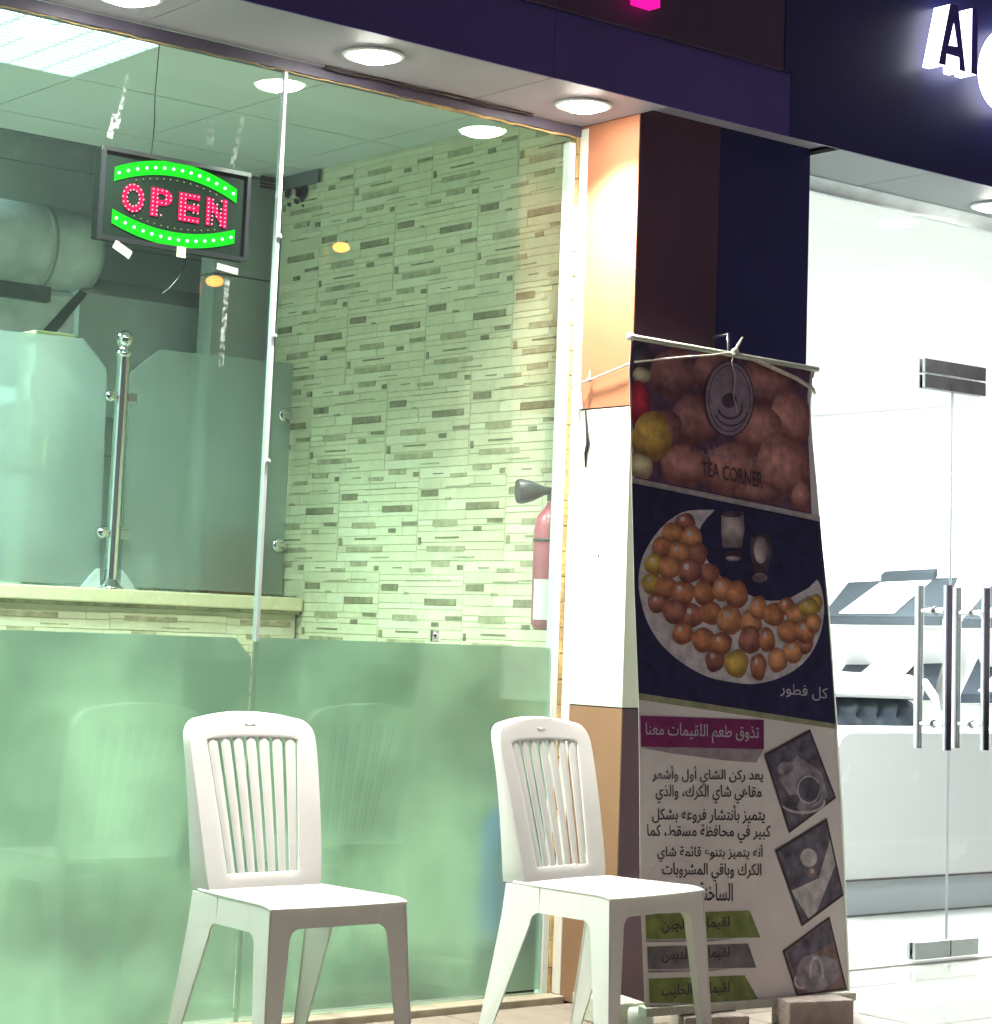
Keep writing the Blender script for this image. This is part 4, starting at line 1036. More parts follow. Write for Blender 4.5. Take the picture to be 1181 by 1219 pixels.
def make_chair(label):
    t = thing('plastic_chair', label, 'chair', (0, 0, 0), 'white plastic chairs on the pavement'); t['_local'] = 1
    mt = M['plastic']
    # seat: shallow dish, front edge rolling over
    def hw(y):   # half width along depth
        s = (y + 0.215) / 0.36
        return 0.210 - 0.026 * s
    rows = []
    NY, NX = 26, 26
    for i in range(NY + 1):
        s = i / NY; y = -0.222 + 0.365 * s; row = []
        for j in range(NX + 1):
            u = -1 + 2 * j / NX
            e = abs(u)
            z = SH - 0.010 * (1 - e ** 2) * math.sin(PI * min(1, s * 1.05)) 
            if s < 0.12: z -= 0.008 * (1 - s / 0.12) ** 2
            yy = y - (0.010 * (1 - u * u) if s < 0.5 else 0) * (1 - s * 2)
            row.append(Vector((u * hw(y), yy, z)))
        rows.append(row)
    a = MB(); sheet(rows, lambda i, j: Vector((0, 0, -0.008)), a); ssub(a.build('seat', mt, t))
    # legs and aprons: plates following the outer faces
    zt = SH - 0.0075; thk = 0.006; ztf = zt - 0.0055
    def side_x(z, y, sgn):
        return sgn * (hw(max(-0.215, min(0.145, y))) - 0.001 + 0.022 * (zt - z) / zt)
    def front_y(z, back): 
        k = (zt - z) / zt
        return (0.214 + 0.085 * k + 0.0 * k) if back else (-0.219 - 0.030 * k)
    def plate(poly, fn, nrm, mb):
        """poly in (a,z) -> 3D outer by fn; thickness along nrm(Vector)"""
        O = [fn(p, q) for p, q in poly]; I = [o + nrm for o in O]; n = len(O)
        mb.add(O + I, [list(range(n)), list(range(n, 2 * n))[::-1]] + [(i, (i + 1) % n, n + (i + 1) % n, n + i) for i in range(n)])
    def arch(cx, cz, r, a0, a1, n=6): return [(cx + r * math.cos(R_(a0 + (a1 - a0) * k / n)), cz + r * math.sin(R_(a0 + (a1 - a0) * k / n))) for k in range(n + 1)]
    za_f, za_s, rr = zt - 0.052, zt - 0.066, 0.032
    for sg_ in (-1, 1):
        # front leg: side flange (y,z) + front flange (x,z)
        a = MB()
        fl = [(-0.249, 0.0), (-0.205, 0.0)] + [(-0.158, za_s - rr)] + [(q[0], q[1]) for q in arch(-0.158 + rr, za_s - rr, rr, 180, 90)][1:] + [(-0.158 + rr, zt), (-0.195, zt), (-0.219, ztf)]
        def fs_(y, z, s=sg_):
            return Vector((side_x(z, y, s), max(y, front_y(z, False)), z))
        plate(fl, fs_, Vector((-sg_ * thk, 0, 0)), a)
        xin = 0.150
        ff = [(0.228, 0.001), (0.190, 0.001), (xin, za_f - rr)] + [(q[0], q[1]) for q in arch(xin - rr, za_f - rr, rr, 0, 90)][1:] + [(xin - rr, ztf), (0.210, ztf)]
        def ffn(x, z, s=sg_):
            lim = abs(side_x(z, -0.21, 1)) - thk - 0.0005
            return Vector((s * min(x, lim), front_y(z, False) + 0.0008, z))
        plate(ff, ffn, Vector((0, thk, 0)), a)
        ssub(a.build('leg', mt, t))
        # rear leg
        a = MB()
        rl = [(0.200, 0.0), (0.240, 0.0), (0.198, zt * 0.5), (0.176, zt * 0.8), (0.168, zt), (0.04, zt)] + [(q[0], q[1]) for q in arch(0.071 - rr - 0.004, za_s - rr, rr, 90, 0)]
        plate(rl, lambda y, z, s=sg_: Vector((side_x(z, y, s), y, z)), Vector((-sg_ * thk, 0, 0)), a)
        rb = [(0.228, 0.001), (0.186, 0.001), (0.142, zt), (0.205, zt)]
        def rbn(x, z, s=sg_):
            lim = abs(side_x(z, 0.21, 1)) - thk - 0.0005
            k = z / zt
            yb = 0.240 - 0.042 * min(1, k / 0.5) - 0.022 * max(0, min(1, (k - 0.5) / 0.3)) - 0.008 * max(0, (k - 0.8) / 0.2)
            return Vector((s * min(x, lim), yb - 0.0015, z))
        n_ = 5
        polyf = [(0.228 - 0.005 * k / n_, 0.001 + (zt - 0.001) * k / n_) for k in range(n_ + 1)]
        polyb = [(0.186 - 0.044 * k / n_, 0.001 + (zt - 0.001) * k / n_) for k in range(n_, -1, -1)]
        # as a strip of quads so that it follows the bend
        vs = []; 
        for k in range(n_ + 1):
            z = 0.001 + (zt - 0.001) * k / n_
            for x in (0.228, 0.200 - 0.022 * k / n_):
                p = rbn(x, z); vs += [p, p - Vector((0, thk, 0))]
        fs4 = []
        for k in range(n_):
            b0 = 4 * k; b1 = b0 + 4
            fs4 += [(b0, b0 + 2, b1 + 2, b1), (b0 + 1, b1 + 1, b1 + 3, b0 + 3), (b0, b1, b1 + 1, b0 + 1), (b0 + 2, b0 + 3, b1 + 3, b1 + 2)]
        fs4 += [(0, 1, 3, 2), (4 * n_, 4 * n_ + 2, 4 * n_ + 3, 4 * n_ + 1)]
        a.add(vs, fs4)
        ssub(a.build('leg', mt, t))
        # side apron
        a = MB()
        y0_, y1_ = -0.158 + rr, 0.035
        plate([(y0_, za_s), (y1_, za_s), (y1_, zt), (y0_, zt)], lambda y, z, s=sg_: Vector((side_x(z, y, s), y, z)), Vector((-sg_ * thk, 0, 0)), a)
        a.build('side_apron', mt, t)
    a = MB(); xq = 0.150 - rr
    plate([(-xq, za_f), (xq, za_f), (xq, ztf), (-xq, ztf)], lambda x, z: Vector((x, front_y(z, False) + 0.0008, z)), Vector((0, thk, 0)), a)
    a.build('front_apron', mt, t)
    # backrest
    def wS(s):
        w = 0.172 + 0.026 * min(1, s / 0.8) ** 0.6
        if s > 0.84:
            k = (s - 0.84) / 0.16; w -= 0.060 * (1 - math.sqrt(max(0, 1 - k ** 2.6)))
        return w
    def bp(x, s):
        w = wS(s); a_ = x / w
        z = SH - 0.002 + (TOP - SH) * s - 0.014 * a_ * a_ * max(0, (s - 0.6) / 0.4)
        y = 0.100 + 0.108 * s ** 1.1 + 0.016 * (1 - min(1, abs(x) / 0.20) ** 2) 
        return Vector((x, y, z))
    def oS(s): return 0.108 + 0.036 * min(1, s / 0.85)
    s0_, s1_ = 0.085, 0.86
    ss = [0, 0.04, s0_, 0.16, 0.25, 0.35, 0.45, 0.55, 0.65, 0.75, 0.80, 0.83, s1_, 0.885, 0.91, 0.93, 0.95, 0.965, 0.98, 0.99, 1.0]
    def xs_row(s):
        w, o = wS(s), oS(s)
        o = min(o, w - 0.02)
        return [-w + (w - o) * k / 4 for k in range(4)] + [-o + 2 * o * k / 14 for k in range(15)] + [o + (w - o) * k / 4 for k in range(1, 5)]
    G = [[bp(x, s) for x in xs_row(s)] for s in ss]
    nc = len(G[0]); a = MB(); thb = Vector((0, 0.007, 0))
    open_rows = range(ss.index(s0_), ss.index(s1_))
    V0 = [p for r in G for p in r]; N = len(V0); fs = []
    hole = lambda i, j: (i in open_rows and 4 <= j < 18)
    for i in range(len(ss) - 1):
        for j in range(nc - 1):
            if hole(i, j): continue
            q = (i * nc + j, i * nc + j + 1, (i + 1) * nc + j + 1, (i + 1) * nc + j)
            fs.append(q); fs.append(tuple(N + k for k in q[::-1]))
            for (di, dj, e0, e1) in ((0, -1, 3, 0), (0, 1, 1, 2), (-1, 0, 0, 1), (1, 0, 2, 3)):
                ii, jj = i + di, j + dj
                if hole(ii, jj) : fs.append((q[e0], q[e1], N + q[e1], N + q[e0]))
    a.add(V0 + [p + thb for p in V0], fs, 0, True)
    # rim running round the outline, turned backwards like a shell
    L_ = [G[i][0] for i in range(len(ss))] + [G[-1][j] for j in range(1, nc)] + [G[i][-1] for i in range(len(ss) - 2, -1, -1)]
    tt = [ss[i] for i in range(len(ss))] + [1] * (nc - 1) + [ss[i] for i in range(len(ss) - 2, -1, -1)]
    vs = []
    for p, s in zip(L_, tt):
        cen = Vector((0, p.y, SH + 0.22)); d = (p - cen); d.y = 0; d.normalize()
        dep = 0.028 + 0.050 * max(0, 1 - s * 1.2) ** 1.5
        p2 = p + d * 0.004 + Vector((0, 0.004, 0)); 
        vs += [p, p2, p2 + Vector((0, dep, 0)), p2 - d * 0.005 + Vector((0, dep, 0)), p2 - d * 0.006 + Vector((0, 0.003, 0))]
    a.add(vs, [(5 * k + m_, 5 * k + 5 + m_, 5 * k + 6 + m_, 5 * k + m_ + 1) for k in range(len(L_) - 1) for m_ in range(4)], 0, True)
    ssub(a.build('backrest_frame', mt, t), 50)
    # slats
    rs_ = [s0_ - 0.004, 0.16, 0.25, 0.35, 0.45, 0.55, 0.65, 0.75, 0.83, s1_ + 0.006]
    for k in range(7):
        rows = []
        g = 0.0056
        for s in rs_:
            o = oS(s); xa_ = -o + 2 * o * k / 7 + (g if k else g * 0.8); xb_ = -o + 2 * o * (k + 1) / 7 - g
            tpr = 0
            rows.append([bp(xa_ + (xb_ - xa_) * u, s) + Vector((0, 0.0028 - 0.0022 * math.sin(PI * u), 0)) for u in (0, 0.2, 0.5, 0.8, 1)])
        # meet the frame 0.2 mm short
        a = MB(); sheet(rows, lambda i, j: Vector((0, 0.003, 0)), a, False); a.build('slat', mt, t, fix=False)
    # moulded maker's oval
    a = MB(); c = bp(0, 0.935) + Vector((0, -0.0022, 0)); n = 20; vs = []
    for k in range(n):
        an = 2 * PI * k / n
        for rd, dy in ((1.0, 0.0018), (0.9, 0.0012), (0.75, 0.0012), (0.65, 0.0018)): vs.append(c + Vector((0.017 * rd * math.cos(an), dy, 0.0038 * rd * math.sin(an))))
    a.add(vs, [(4 * k + m_, (4 * k + 4 + m_) % (4 * n), (4 * k + 5 + m_) % (4 * n), 4 * k + m_ + 1) for k in range(n) for m_ in range(3)], 0, True)
    a.build('moulded_oval', mt, t)
    return t
def copy_tree(o, parent=None):
    c = o.copy(); COL.objects.link(c); c.parent = parent
    for ch in list(o.children): copy_tree(ch, c)
    return c
c1 = make_chair('white plastic chair on the left, in front of the frosted window')
c2 = copy_tree(c1)
c2['label'] = 'white plastic chair on the right, beside the pillar and banner'
CH1 = (atZ(316, 1090, SH - 0.02), atZ(476, 1078, SH - 0.02))
CH2 = (atZ(722, 1076, SH - 0.02), atZ(843, 1064, SH - 0.02))
def place(c, ab, rot, dx=0, dy=0):
    A, B = ab; mid = (A + B) / 2
    c.location = (mid.x - 0.222 * math.sin(rot) * 1 + dx, mid.y + 0.222 * math.cos(rot) + dy, 0.0)
    c.rotation_euler = (0, 0, rot)
place(c1, CH1, R_(1.0), 0.018)
place(c2, CH2, R_(9.0))

# ------------------------------------------------------------------ banner
T_L, T_R, B_L, B_R = atY(752, 398, 4.87), atY(970, 437, 4.87), atY(763, 1196, 4.62), atY(1008, 1180, 4.62)
bn = (B_L - T_L).cross(T_R - T_L).normalized()
if bn.y > 0: bn = -bn
bo = (T_L + T_R + B_L + B_R) / 4
bn = ((B_L + B_R) / 2 - (T_L + T_R) / 2).cross(T_R - T_L).normalized()
if bn.y > 0: bn = -bn
def onB(px, py, lay=0.0):
    d = ray(px, py); o = Vector((0, 0, H)); t = (bo - o).dot(bn) / d.dot(bn)
    return o + d * t + bn * (0.0012 + lay * 0.0008)
ba = thing('hanging_banner', 'tall printed sweets banner tied to the pillar, standing on blocks', 'banner', tuple(onB(885, 1190)))
def bprint(name, polys, lay, mt, parent=ba, label=None):
    a = MB()
    for p in polys:
        P = [onB(*q, lay) for q in p]
        a.add(P, [list(range(len(P)))])
    o = a.build(name, mt, parent, fix=False)
    if label: o['label'] = label
    return o
outl = [(752, 398), (862, 417), (972, 437), (968, 452), (964, 470), (967, 520), (972, 575), (976, 620), (985, 720), (995, 862), (1000, 950), (1006, 1080), (1010, 1180), (885, 1192), (768, 1199), (762, 1060), (761, 900), (760, 828), (755, 700), (752, 572), (750, 480), (749, 440)]
def densify(pl, n=6): return pl
# body as one thin sheet
a = MB(); P = [onB(*q, -1.4) for q in outl]; a.prism(P, -bn * 0.0008 - bn * 0.0); 
a.build('vinyl_sheet', M['vinyl'], ba)
def lin(p, q, t): return (p[0] + (q[0] - p[0]) * t, p[1] + (q[1] - p[1]) * t)
def wavy(n, b_, tc):
    nw = n.nodes.new('ShaderNodeTexNoise'); nw.inputs['Scale'].default_value = 5.0; nw.inputs['Detail'].default_value = 2
    n.links.new(tc.outputs['Object'], nw.inputs['Vector'])
    bp = n.nodes.new('ShaderNodeBump'); bp.inputs['Strength'].default_value = 0.55; bp.inputs['Distance'].default_value = 0.03
    n.links.new(nw.outputs['Fac'], bp.inputs['Height']); n.links.new(bp.outputs[0], b_.inputs['Normal'])
def ball_mat(name, c, hi=1.5, tone=False):
    c = [min(0.9, x * 1.22) for x in c]
    mm = bpy.data.materials.new(name); mm.use_nodes = True; n = mm.node_tree
    b_ = n.nodes['Principled BSDF']; b_.inputs['Roughness'].default_value = 0.38
    tc = n.nodes.new('ShaderNodeTexCoord'); nz = n.nodes.new('ShaderNodeTexNoise'); nz.inputs['Scale'].default_value = 28; nz.inputs['Detail'].default_value = 5
    n.links.new(tc.outputs['Object'], nz.inputs['Vector'])
    rp = n.nodes.new('ShaderNodeValToRGB'); rp.color_ramp.elements[0].position = 0.3; rp.color_ramp.elements[1].position = 0.72
    rp.color_ramp.elements[0].color = (*[x * 0.65 for x in c], 1); rp.color_ramp.elements[1].color = (*[min(1, x * hi) for x in c], 1)
    n.links.new(nz.outputs['Fac'], rp.inputs[0]); cs = rp.outputs[0]
    if tone:       # the printed picture of a ball: paler crown, darker rim
        vs_ = n.nodes.new('ShaderNodeVectorMath'); vs_.operation = 'DISTANCE'; vs_.inputs[1].default_value = (0.40, 0.5, 0.64)
        n.links.new(tc.outputs['Generated'], vs_.inputs[0])
        r2 = n.nodes.new('ShaderNodeValToRGB'); r2.color_ramp.elements[0].position = 0.05; r2.color_ramp.elements[1].position = 0.62
        r2.color_ramp.elements[0].color = (1.0, 1.0, 1.0, 1); r2.color_ramp.elements[1].color = (0.30, 0.24, 0.27, 1)
        n.links.new(vs_.outputs['Value'], r2.inputs[0])
        mx = n.nodes.new('ShaderNodeMix'); mx.data_type = 'RGBA'; mx.blend_type = 'MULTIPLY'; mx.inputs[0].default_value = 1
        n.links.new(cs, mx.inputs[6]); n.links.new(r2.outputs[0], mx.inputs[7])
        m3 = n.nodes.new('ShaderNodeMix'); m3.data_type = 'RGBA'; m3.blend_type = 'MULTIPLY'; m3.inputs[0].default_value = 1; m3.inputs[7].default_value = (1.5, 1.45, 1.4, 1)
        n.links.new(mx.outputs[2], m3.inputs[6]); cs = m3.outputs[2]
    n.links.new(cs, b_.inputs['Base Color'])
    wavy(n, b_, tc)
    return mm
_n = M['vinyl'].node_tree; _b = [x for x in _n.nodes if x.type == 'BSDF_PRINCIPLED'][0]; wavy(_n, _b, [x for x in _n.nodes if x.type == 'TEX_COORD'][0])
# top photo of dumplings
pm = dict(
    bgp=ball_mat('print_plum', (0.10, 0.05, 0.085), 1.6), d1=ball_mat('print_dumpling', (0.42, 0.20, 0.17), 1.35, True), d2=ball_mat('print_dumpling_b', (0.30, 0.14, 0.13), 1.4, True),
    dy=ball_mat('print_dumpling_gold', (0.62, 0.42, 0.10), 1.3, True), dw=ball_mat('print_cream', (0.75, 0.66, 0.40), 1.2, True), dr=ball_mat('print_berry', (0.55, 0.04, 0.07), 1.4, True), line=ball_mat('print_pale_line', (0.42, 0.38, 0.36), 1.1),
    navy=ball_mat('print_navy', (0.012, 0.012, 0.048), 1.6), plate=ball_mat('print_plate', (0.55, 0.50, 0.50), 1.25), b1=ball_mat('print_ball_brown', (0.44, 0.185, 0.085), 1.45, True), b2=ball_mat('print_ball_umber', (0.33, 0.135, 0.095), 1.5, True),
    b3=ball_mat('print_ball_tan', (0.56, 0.27, 0.12), 1.35, True), by=ball_mat('print_ball_yellow', (0.55, 0.40, 0.08), 1.25, True), txt=ball_mat('print_text_white', (0.52, 0.50, 0.54), 1.1), glass=ball_mat('print_glass', (0.38, 0.34, 0.33), 1.5, True), gdk=ball_mat('print_glass_dark', (0.09, 0.08, 0.10), 1.5, True),
    olive=ball_mat('print_olive_line', (0.30, 0.30, 0.18), 1.1), mag=ball_mat('print_magenta', (0.17, 0.012, 0.085), 1.3), ink=ball_mat('print_ink', (0.035, 0.03, 0.032), 1.2), green=ball_mat('print_green', (0.16, 0.20, 0.045), 1.3), grey=ball_mat('print_grey', (0.14, 0.125, 0.13), 1.3),
    shadow=ball_mat('print_drop', (0.33, 0.27, 0.29), 1.1), ph=ball_mat('print_photo_dark', (0.075, 0.065, 0.085), 2.2), ph2=ball_mat('print_photo_mid', (0.22, 0.19, 0.21), 1.7), ph3=ball_mat('print_photo_pale', (0.46, 0.42, 0.42), 1.3), frame=ball_mat('print_photo_frame', (0.045, 0.03, 0.03), 1.3), brnp=ball_mat('print_photo_brown', (0.17, 0.10, 0.09), 1.9), logo=ball_mat('print_logo', (0.26, 0.20, 0.235), 1.25), logod=ball_mat('print_logo_dark', (0.07, 0.04, 0.06), 1.3))
top_poly = [(753, 402), (862, 421), (965, 442), (961, 470), (962, 520), (966, 612), (755, 569), (752, 480), (750, 440)]
bprint('top_photo', [top_poly], 0, pm['bgp'])
def ell(cx, cy, rx, ry, n=22, rot=0.0, seed=None):
    r = random.Random(seed) if seed is not None else None
    out = []
    ph = r.uniform(0, 6) if r else 0
    for k in range(n):
        an = 2 * PI * k / n; w = 1 + (0.05 * math.sin(3 * an + ph) + 0.03 * math.sin(5 * an - ph)) if r else 1
        x, y = rx * w * math.cos(an), ry * w * math.sin(an)
        out.append((cx + x * math.cos(rot) - y * math.sin(rot), cy + x * math.sin(rot) + y * math.cos(rot)))
    return out
def clipx(pl, x0, x1, f_top=None, f_bot=None):
    o = []
    for x, y in pl:
        x = min(max(x, x0), x1)
        if f_top: y = max(y, f_top(x))
        if f_bot: y = min(y, f_bot(x))
        o.append((x, y))
    return o
ft_ = lambda x: 403.5 + (x - 753) * 0.184; fb_ = lambda x: 567.5 + (x - 755) * 0.2038
tops = [(800, 445, 28, 30, 'd2'), (850, 440, 26, 26, 'd2'), (910, 455, 34, 30, 'd2'), (940, 500, 26, 34, 'd1'), (830, 500, 34, 30, 'd2'), (900, 510, 30, 28, 'd1'), (870, 560, 36, 34, 'd1'), (815, 555, 30, 26, 'd1'), (930, 555, 32, 40, 'd1'), (957, 600, 16, 30, 'd1'), (900, 595, 28, 24, 'd2'), (790, 510, 20, 24, 'd2'),
        (764, 428, 12, 20, 'gdk'), (763, 447, 11, 10, 'dw'), (760, 480, 13, 26, 'dr'), (775, 520, 24, 30, 'dy'), (758, 557, 18, 18, 'dw')]
for k, (x, y, rx, ry, mk) in enumerate(tops):
    bprint('dumpling_print', [clipx(ell(x, y, rx, ry, seed=k), 751.5, 963, ft_, fb_)], 1 + k * 0.12, pm[mk])
bprint('divider', [[(752, 569), (975, 615), (976, 621), (752, 575)]], 4.0, pm['line'])
# logo
bprint('logo', [ell(867, 475, 30, 46)], 4.0, pm['logod'])
bprint('logo_field', [ell(867, 475, 28.4, 44)], 4.4, pm['logo'])
def ring(cx, cy, rx, ry, w, a0, a1, n=18):
    A = []; B_ = []
    for k in range(n + 1):
        an = R_(a0 + (a1 - a0) * k / n)
        A.append((cx + rx * math.cos(an), cy + ry * math.sin(an))); B_.append((cx + (rx - w) * math.cos(an), cy + (ry - w * 1.3) * math.sin(an)))
    return [[A[k], A[k + 1], B_[k + 1], B_[k]] for k in range(n)]
bprint('logo_cup', [ell(867, 477, 9, 9)] + ring(868, 486, 15, 14, 2.2, -20, 170) + ring(869, 488, 20, 20, 1.6, 10, 160), 4.9, pm['logod'])
bprint('logo_ring', ring(867, 475, 25, 40, 0.9, 0, 360, 30), 4.9, pm['logod'])
# arabic helper -------------------------------------------------
AR = {'ا': (0xFE8D, 0), 'أ': (0xFE83, 0), 'د': (0xFEA9, 0), 'ذ': (0xFEAB, 0), 'ر': (0xFEAD, 0), 'ز': (0xFEAF, 0), 'و': (0xFEED, 0), 'ة': (0xFE93, 0), 'ى': (0xFEEF, 0),
      'ب': (0xFE8F, 1), 'ت': (0xFE95, 1), 'ج': (0xFE9D, 1), 'ح': (0xFEA1, 1), 'خ': (0xFEA5, 1), 'س': (0xFEB1, 1), 'ش': (0xFEB5, 1), 'ط': (0xFEC1, 1), 'ظ': (0xFEC5, 1), 'ع': (0xFEC9, 1), 'ف': (0xFED1, 1), 'ق': (0xFED5, 1), 'ك': (0xFED9, 1), 'ل': (0xFEDD, 1), 'م': (0xFEE1, 1), 'ن': (0xFEE5, 1), 'ه': (0xFEE9, 1), 'ي': (0xFEF1, 1), 'ئ': (0xFE89, 1)}
def shape(s):
    out = []
    for i, ch in enumerate(s):
        if ch not in AR: out.append(ch); continue
        base, dual = AR[ch]
        prev = i > 0 and s[i - 1] in AR and AR[s[i - 1]][1]
        nxt = i + 1 < len(s) and s[i + 1] in AR
        if dual:
            k = 3 if (prev and nxt) else 1 if prev else 2 if nxt else 0
        else: k = 1 if prev else 0
        out.append(chr(base + k))
    return ''.join(out[::-1])
def btext(body, quad, lay, mt, name='text_line', label=None, off=0.0, arabic=True):
    """quad px: left-bottom, right-bottom, right-top, left-top"""
    uv, fs, asp = text_mesh(shape(body) if arabic else body, res=2, off=off)
    lb, rb, rt, lt_ = quad; a = MB()
    P = []
    for u, v in uv:
        bo_ = lin(lb, rb, u); to_ = lin(lt_, rt, u); P.append(onB(*lin(bo_, to_, v), lay))
    a.add(P, fs); o = a.build(name, mt, ba, fix=False)
    if label: o['label'] = label
    return o
btext('ركن الشاي', ((834, 545), (908, 562), (908, 545), (834, 528)), 4.6, pm['logo'], 'arabic_name')
btext('TEA CORNER', ((834, 566), (907, 582), (907, 563), (834, 549)), 4.8, pm['logod'], 'name_text', arabic=False, off=0.01)
# navy photo with the crescent plate
bprint('navy_photo', [[(752, 575), (976, 621), (985, 720), (995, 862), (760, 825), (755, 700)]], 0, pm['navy'])
crescent = [(834, 607), (812, 610), (790, 625), (772, 648), (762, 672), (760, 700), (768, 735), (785, 765), (810, 788), (840, 805), (870, 812), (900, 814), (930, 806), (955, 790), (972, 765), (980, 735), (979, 708), (972, 690), (962, 700), (940, 712), (912, 715), (885, 705), (862, 690), (842, 668), (834, 650), (832, 632), (840, 618), (850, 607)]
def smooth(P, m=5):
    out = []; n = len(P)
    for i in range(n):
        p0, p1, p2, p3 = P[i - 1], P[i], P[(i + 1) % n], P[(i + 2) % n]
        sharp = i in (n - 1,) or i == 17 or i == 18
        for k in range(m):
            t = k / m
            if sharp: out.append((p1[0] + (p2[0] - p1[0]) * t, p1[1] + (p2[1] - p1[1]) * t)); continue
            out.append(tuple(0.5 * (2 * b + (-a + c) * t + (2 * a - 5 * b + 4 * c - d) * t * t + (-a + 3 * b - 3 * c + d) * t ** 3) for a, b, c, d in zip(p0, p1, p2, p3)))
    return out
crescent = smooth(crescent)
def fan(poly, c): return [[poly[i], poly[(i + 1) % len(poly)], c] for i in range(len(poly))]
bm = bmesh.new(); vs = [bm.verts.new(onB(*q, 1)) for q in crescent]; es = [bm.edges.new((vs[i], vs[(i + 1) % len(vs)])) for i in range(len(vs))]
bmesh.ops.triangle_fill(bm, edges=es, use_beauty=True); me = bpy.data.meshes.new('crescent_plate'); bm.to_mesh(me); bm.free(); me.materials.append(pm['plate'])
o = bpy.data.objects.new('crescent_plate', me); COL.objects.link(o); attach(o, ba)
rb_ = random.Random(21)
balls = [(815, 622, 13, 11), (800, 635, 14, 13), (823, 640, 13, 14), (788, 652, 13, 13), (808, 658, 14, 13), (830, 660, 12, 14), (778, 672, 12, 13), (796, 676, 14, 14), (820, 680, 15, 15), (843, 684, 13, 14), (775, 695, 12, 13), (792, 700, 14, 14), (812, 706, 15, 15), (838, 706, 14, 15), (860, 702, 14, 15), (876, 708, 14, 17), (782, 718, 12, 12), (802, 728, 15, 15), (823, 733, 14, 15), (845, 730, 14, 14), (868, 738, 16, 18), (893, 742, 13, 16), (902, 724, 11, 15), (920, 732, 13, 14), (935, 722, 10, 11), (948, 732, 14, 13), (962, 724, 12, 12), (970, 718, 9, 11), (812, 754, 13, 14), (836, 762, 14, 15), (858, 766, 13, 14), (892, 762, 14, 17), (912, 762, 10, 15), (938, 752, 14, 14), (958, 752, 13, 15), (968, 742, 9, 12), (850, 786, 12, 14), (876, 790, 15, 17), (902, 794, 10, 16), (925, 786, 12, 15), (944, 776, 12, 14), (958, 768, 9, 11)]
for k, (x, y, rx, ry) in enumerate(balls):
    mk = 'by' if k in (6, 10, 26, 27, 37) else rb_.choice(['b1', 'b2', 'b1', 'b3'])
    bprint('ball_print', [ell(x, y, rx * 0.97, ry, 16, 0, k)], 1.5 + (k % 9) * 0.2 + k * 0.03, pm[mk])
for x, y, rx, ry in balls[::2]: bprint('glint', [ell(x - rx * 0.3, y - ry * 0.35, rx * 0.22, ry * 0.25, 8)], 5.2, pm['plate'])
bprint('tea_glass_print', [[(858, 612), (884, 610), (886, 630), (882, 652), (860, 652), (858, 634)]], 1.2, pm['glass'])
bprint('tea_glass_print', [ell(871, 612, 13, 4), ell(872, 661, 12, 5)], 1.5, pm['gdk'])
bprint('tea_glass_print', [ell(872, 665, 9, 3.4)], 1.8, pm['glass'])
bprint('tea_glass_print', [[(893, 640), (915, 634), (919, 655), (914, 680), (897, 682), (893, 660)]], 1.2, pm['gdk'])
bprint('tea_glass_print', [ell(905, 655, 8, 16), ell(904, 688, 9, 6)], 1.5, pm['glass'])
btext('كل فطور', ((928, 829), (985, 836), (985, 819), (928, 812)), 1.2, pm['txt'], off=0.008)
bprint('divider', [[(760, 825), (995, 862), (996, 868), (760, 833)]], 1.2, pm['olive'])
# lower white part
bprint('magenta_tag', [[(762, 852), (909, 857), (909, 892), (763, 889)]], 0.6, pm['mag'])
bprint('tag_shadow', [[(763, 890), (908, 893), (900, 908), (860, 905), (800, 897)]], 0.5, pm['shadow'])
btext('تذوق طعم اللقيمات معنا', ((768, 882), (903, 887), (903, 864), (768, 860)), 1.6, pm['txt'], off=0.006)
lines = [('يعد ركن الشاي أول وأشهر', 776, 908, 922), ('مقاهي شاي الكرك، والذي', 780, 906, 944), ('يتميز بأنتشار فروعه بشكل', 776, 910, 968), ('كبير في محافظة مسقط، كما', 770, 917, 991), ('أنه يتميز بتنوع قائمة شاي', 782, 908, 1014), ('الكرك وباقي المشروبات', 788, 906, 1037), ('الساخنة', 832, 872, 1060)]
for s, xa_, xb_, y in lines:
    sl = 0.01
    btext(s, ((xa_, y + 12), (xb_, y + 13), (xb_, y - 9), (xa_, y - 10)), 0.8, pm['ink'], off=0.012)
tags = [(768, 1085, 905, 1122, 'green', 'لقيمات بالجبن', 890), (770, 1124, 900, 1158, 'grey', 'لقيمات بالدبس', 888), (772, 1162, 905, 1200, 'green', 'لقيمات بالحليب', 884)]
for xa_, ya, xb_, yb, mk, s, xt in tags:
    bprint('flavour_tag', [[(xa_, ya + 3), (xt + 2, ya - 1), (xb_, yb - 6), (xa_ + 1, yb - 4 - (0 if mk != 'green' or ya < 1150 else 2))]], 0.6, pm[mk])
    bprint('tag_shadow', [[(xa_ + 1, yb - 3), (xb_ - 30, yb - 5), (xb_ - 60, yb - 1), (xa_ + 1, yb)]], 0.55, pm['shadow'])
    btext(s, ((787, yb - 11), (868, yb - 15), (868, yb - 32), (787, yb - 28)), 1.2, pm['ink'], off=0.022)
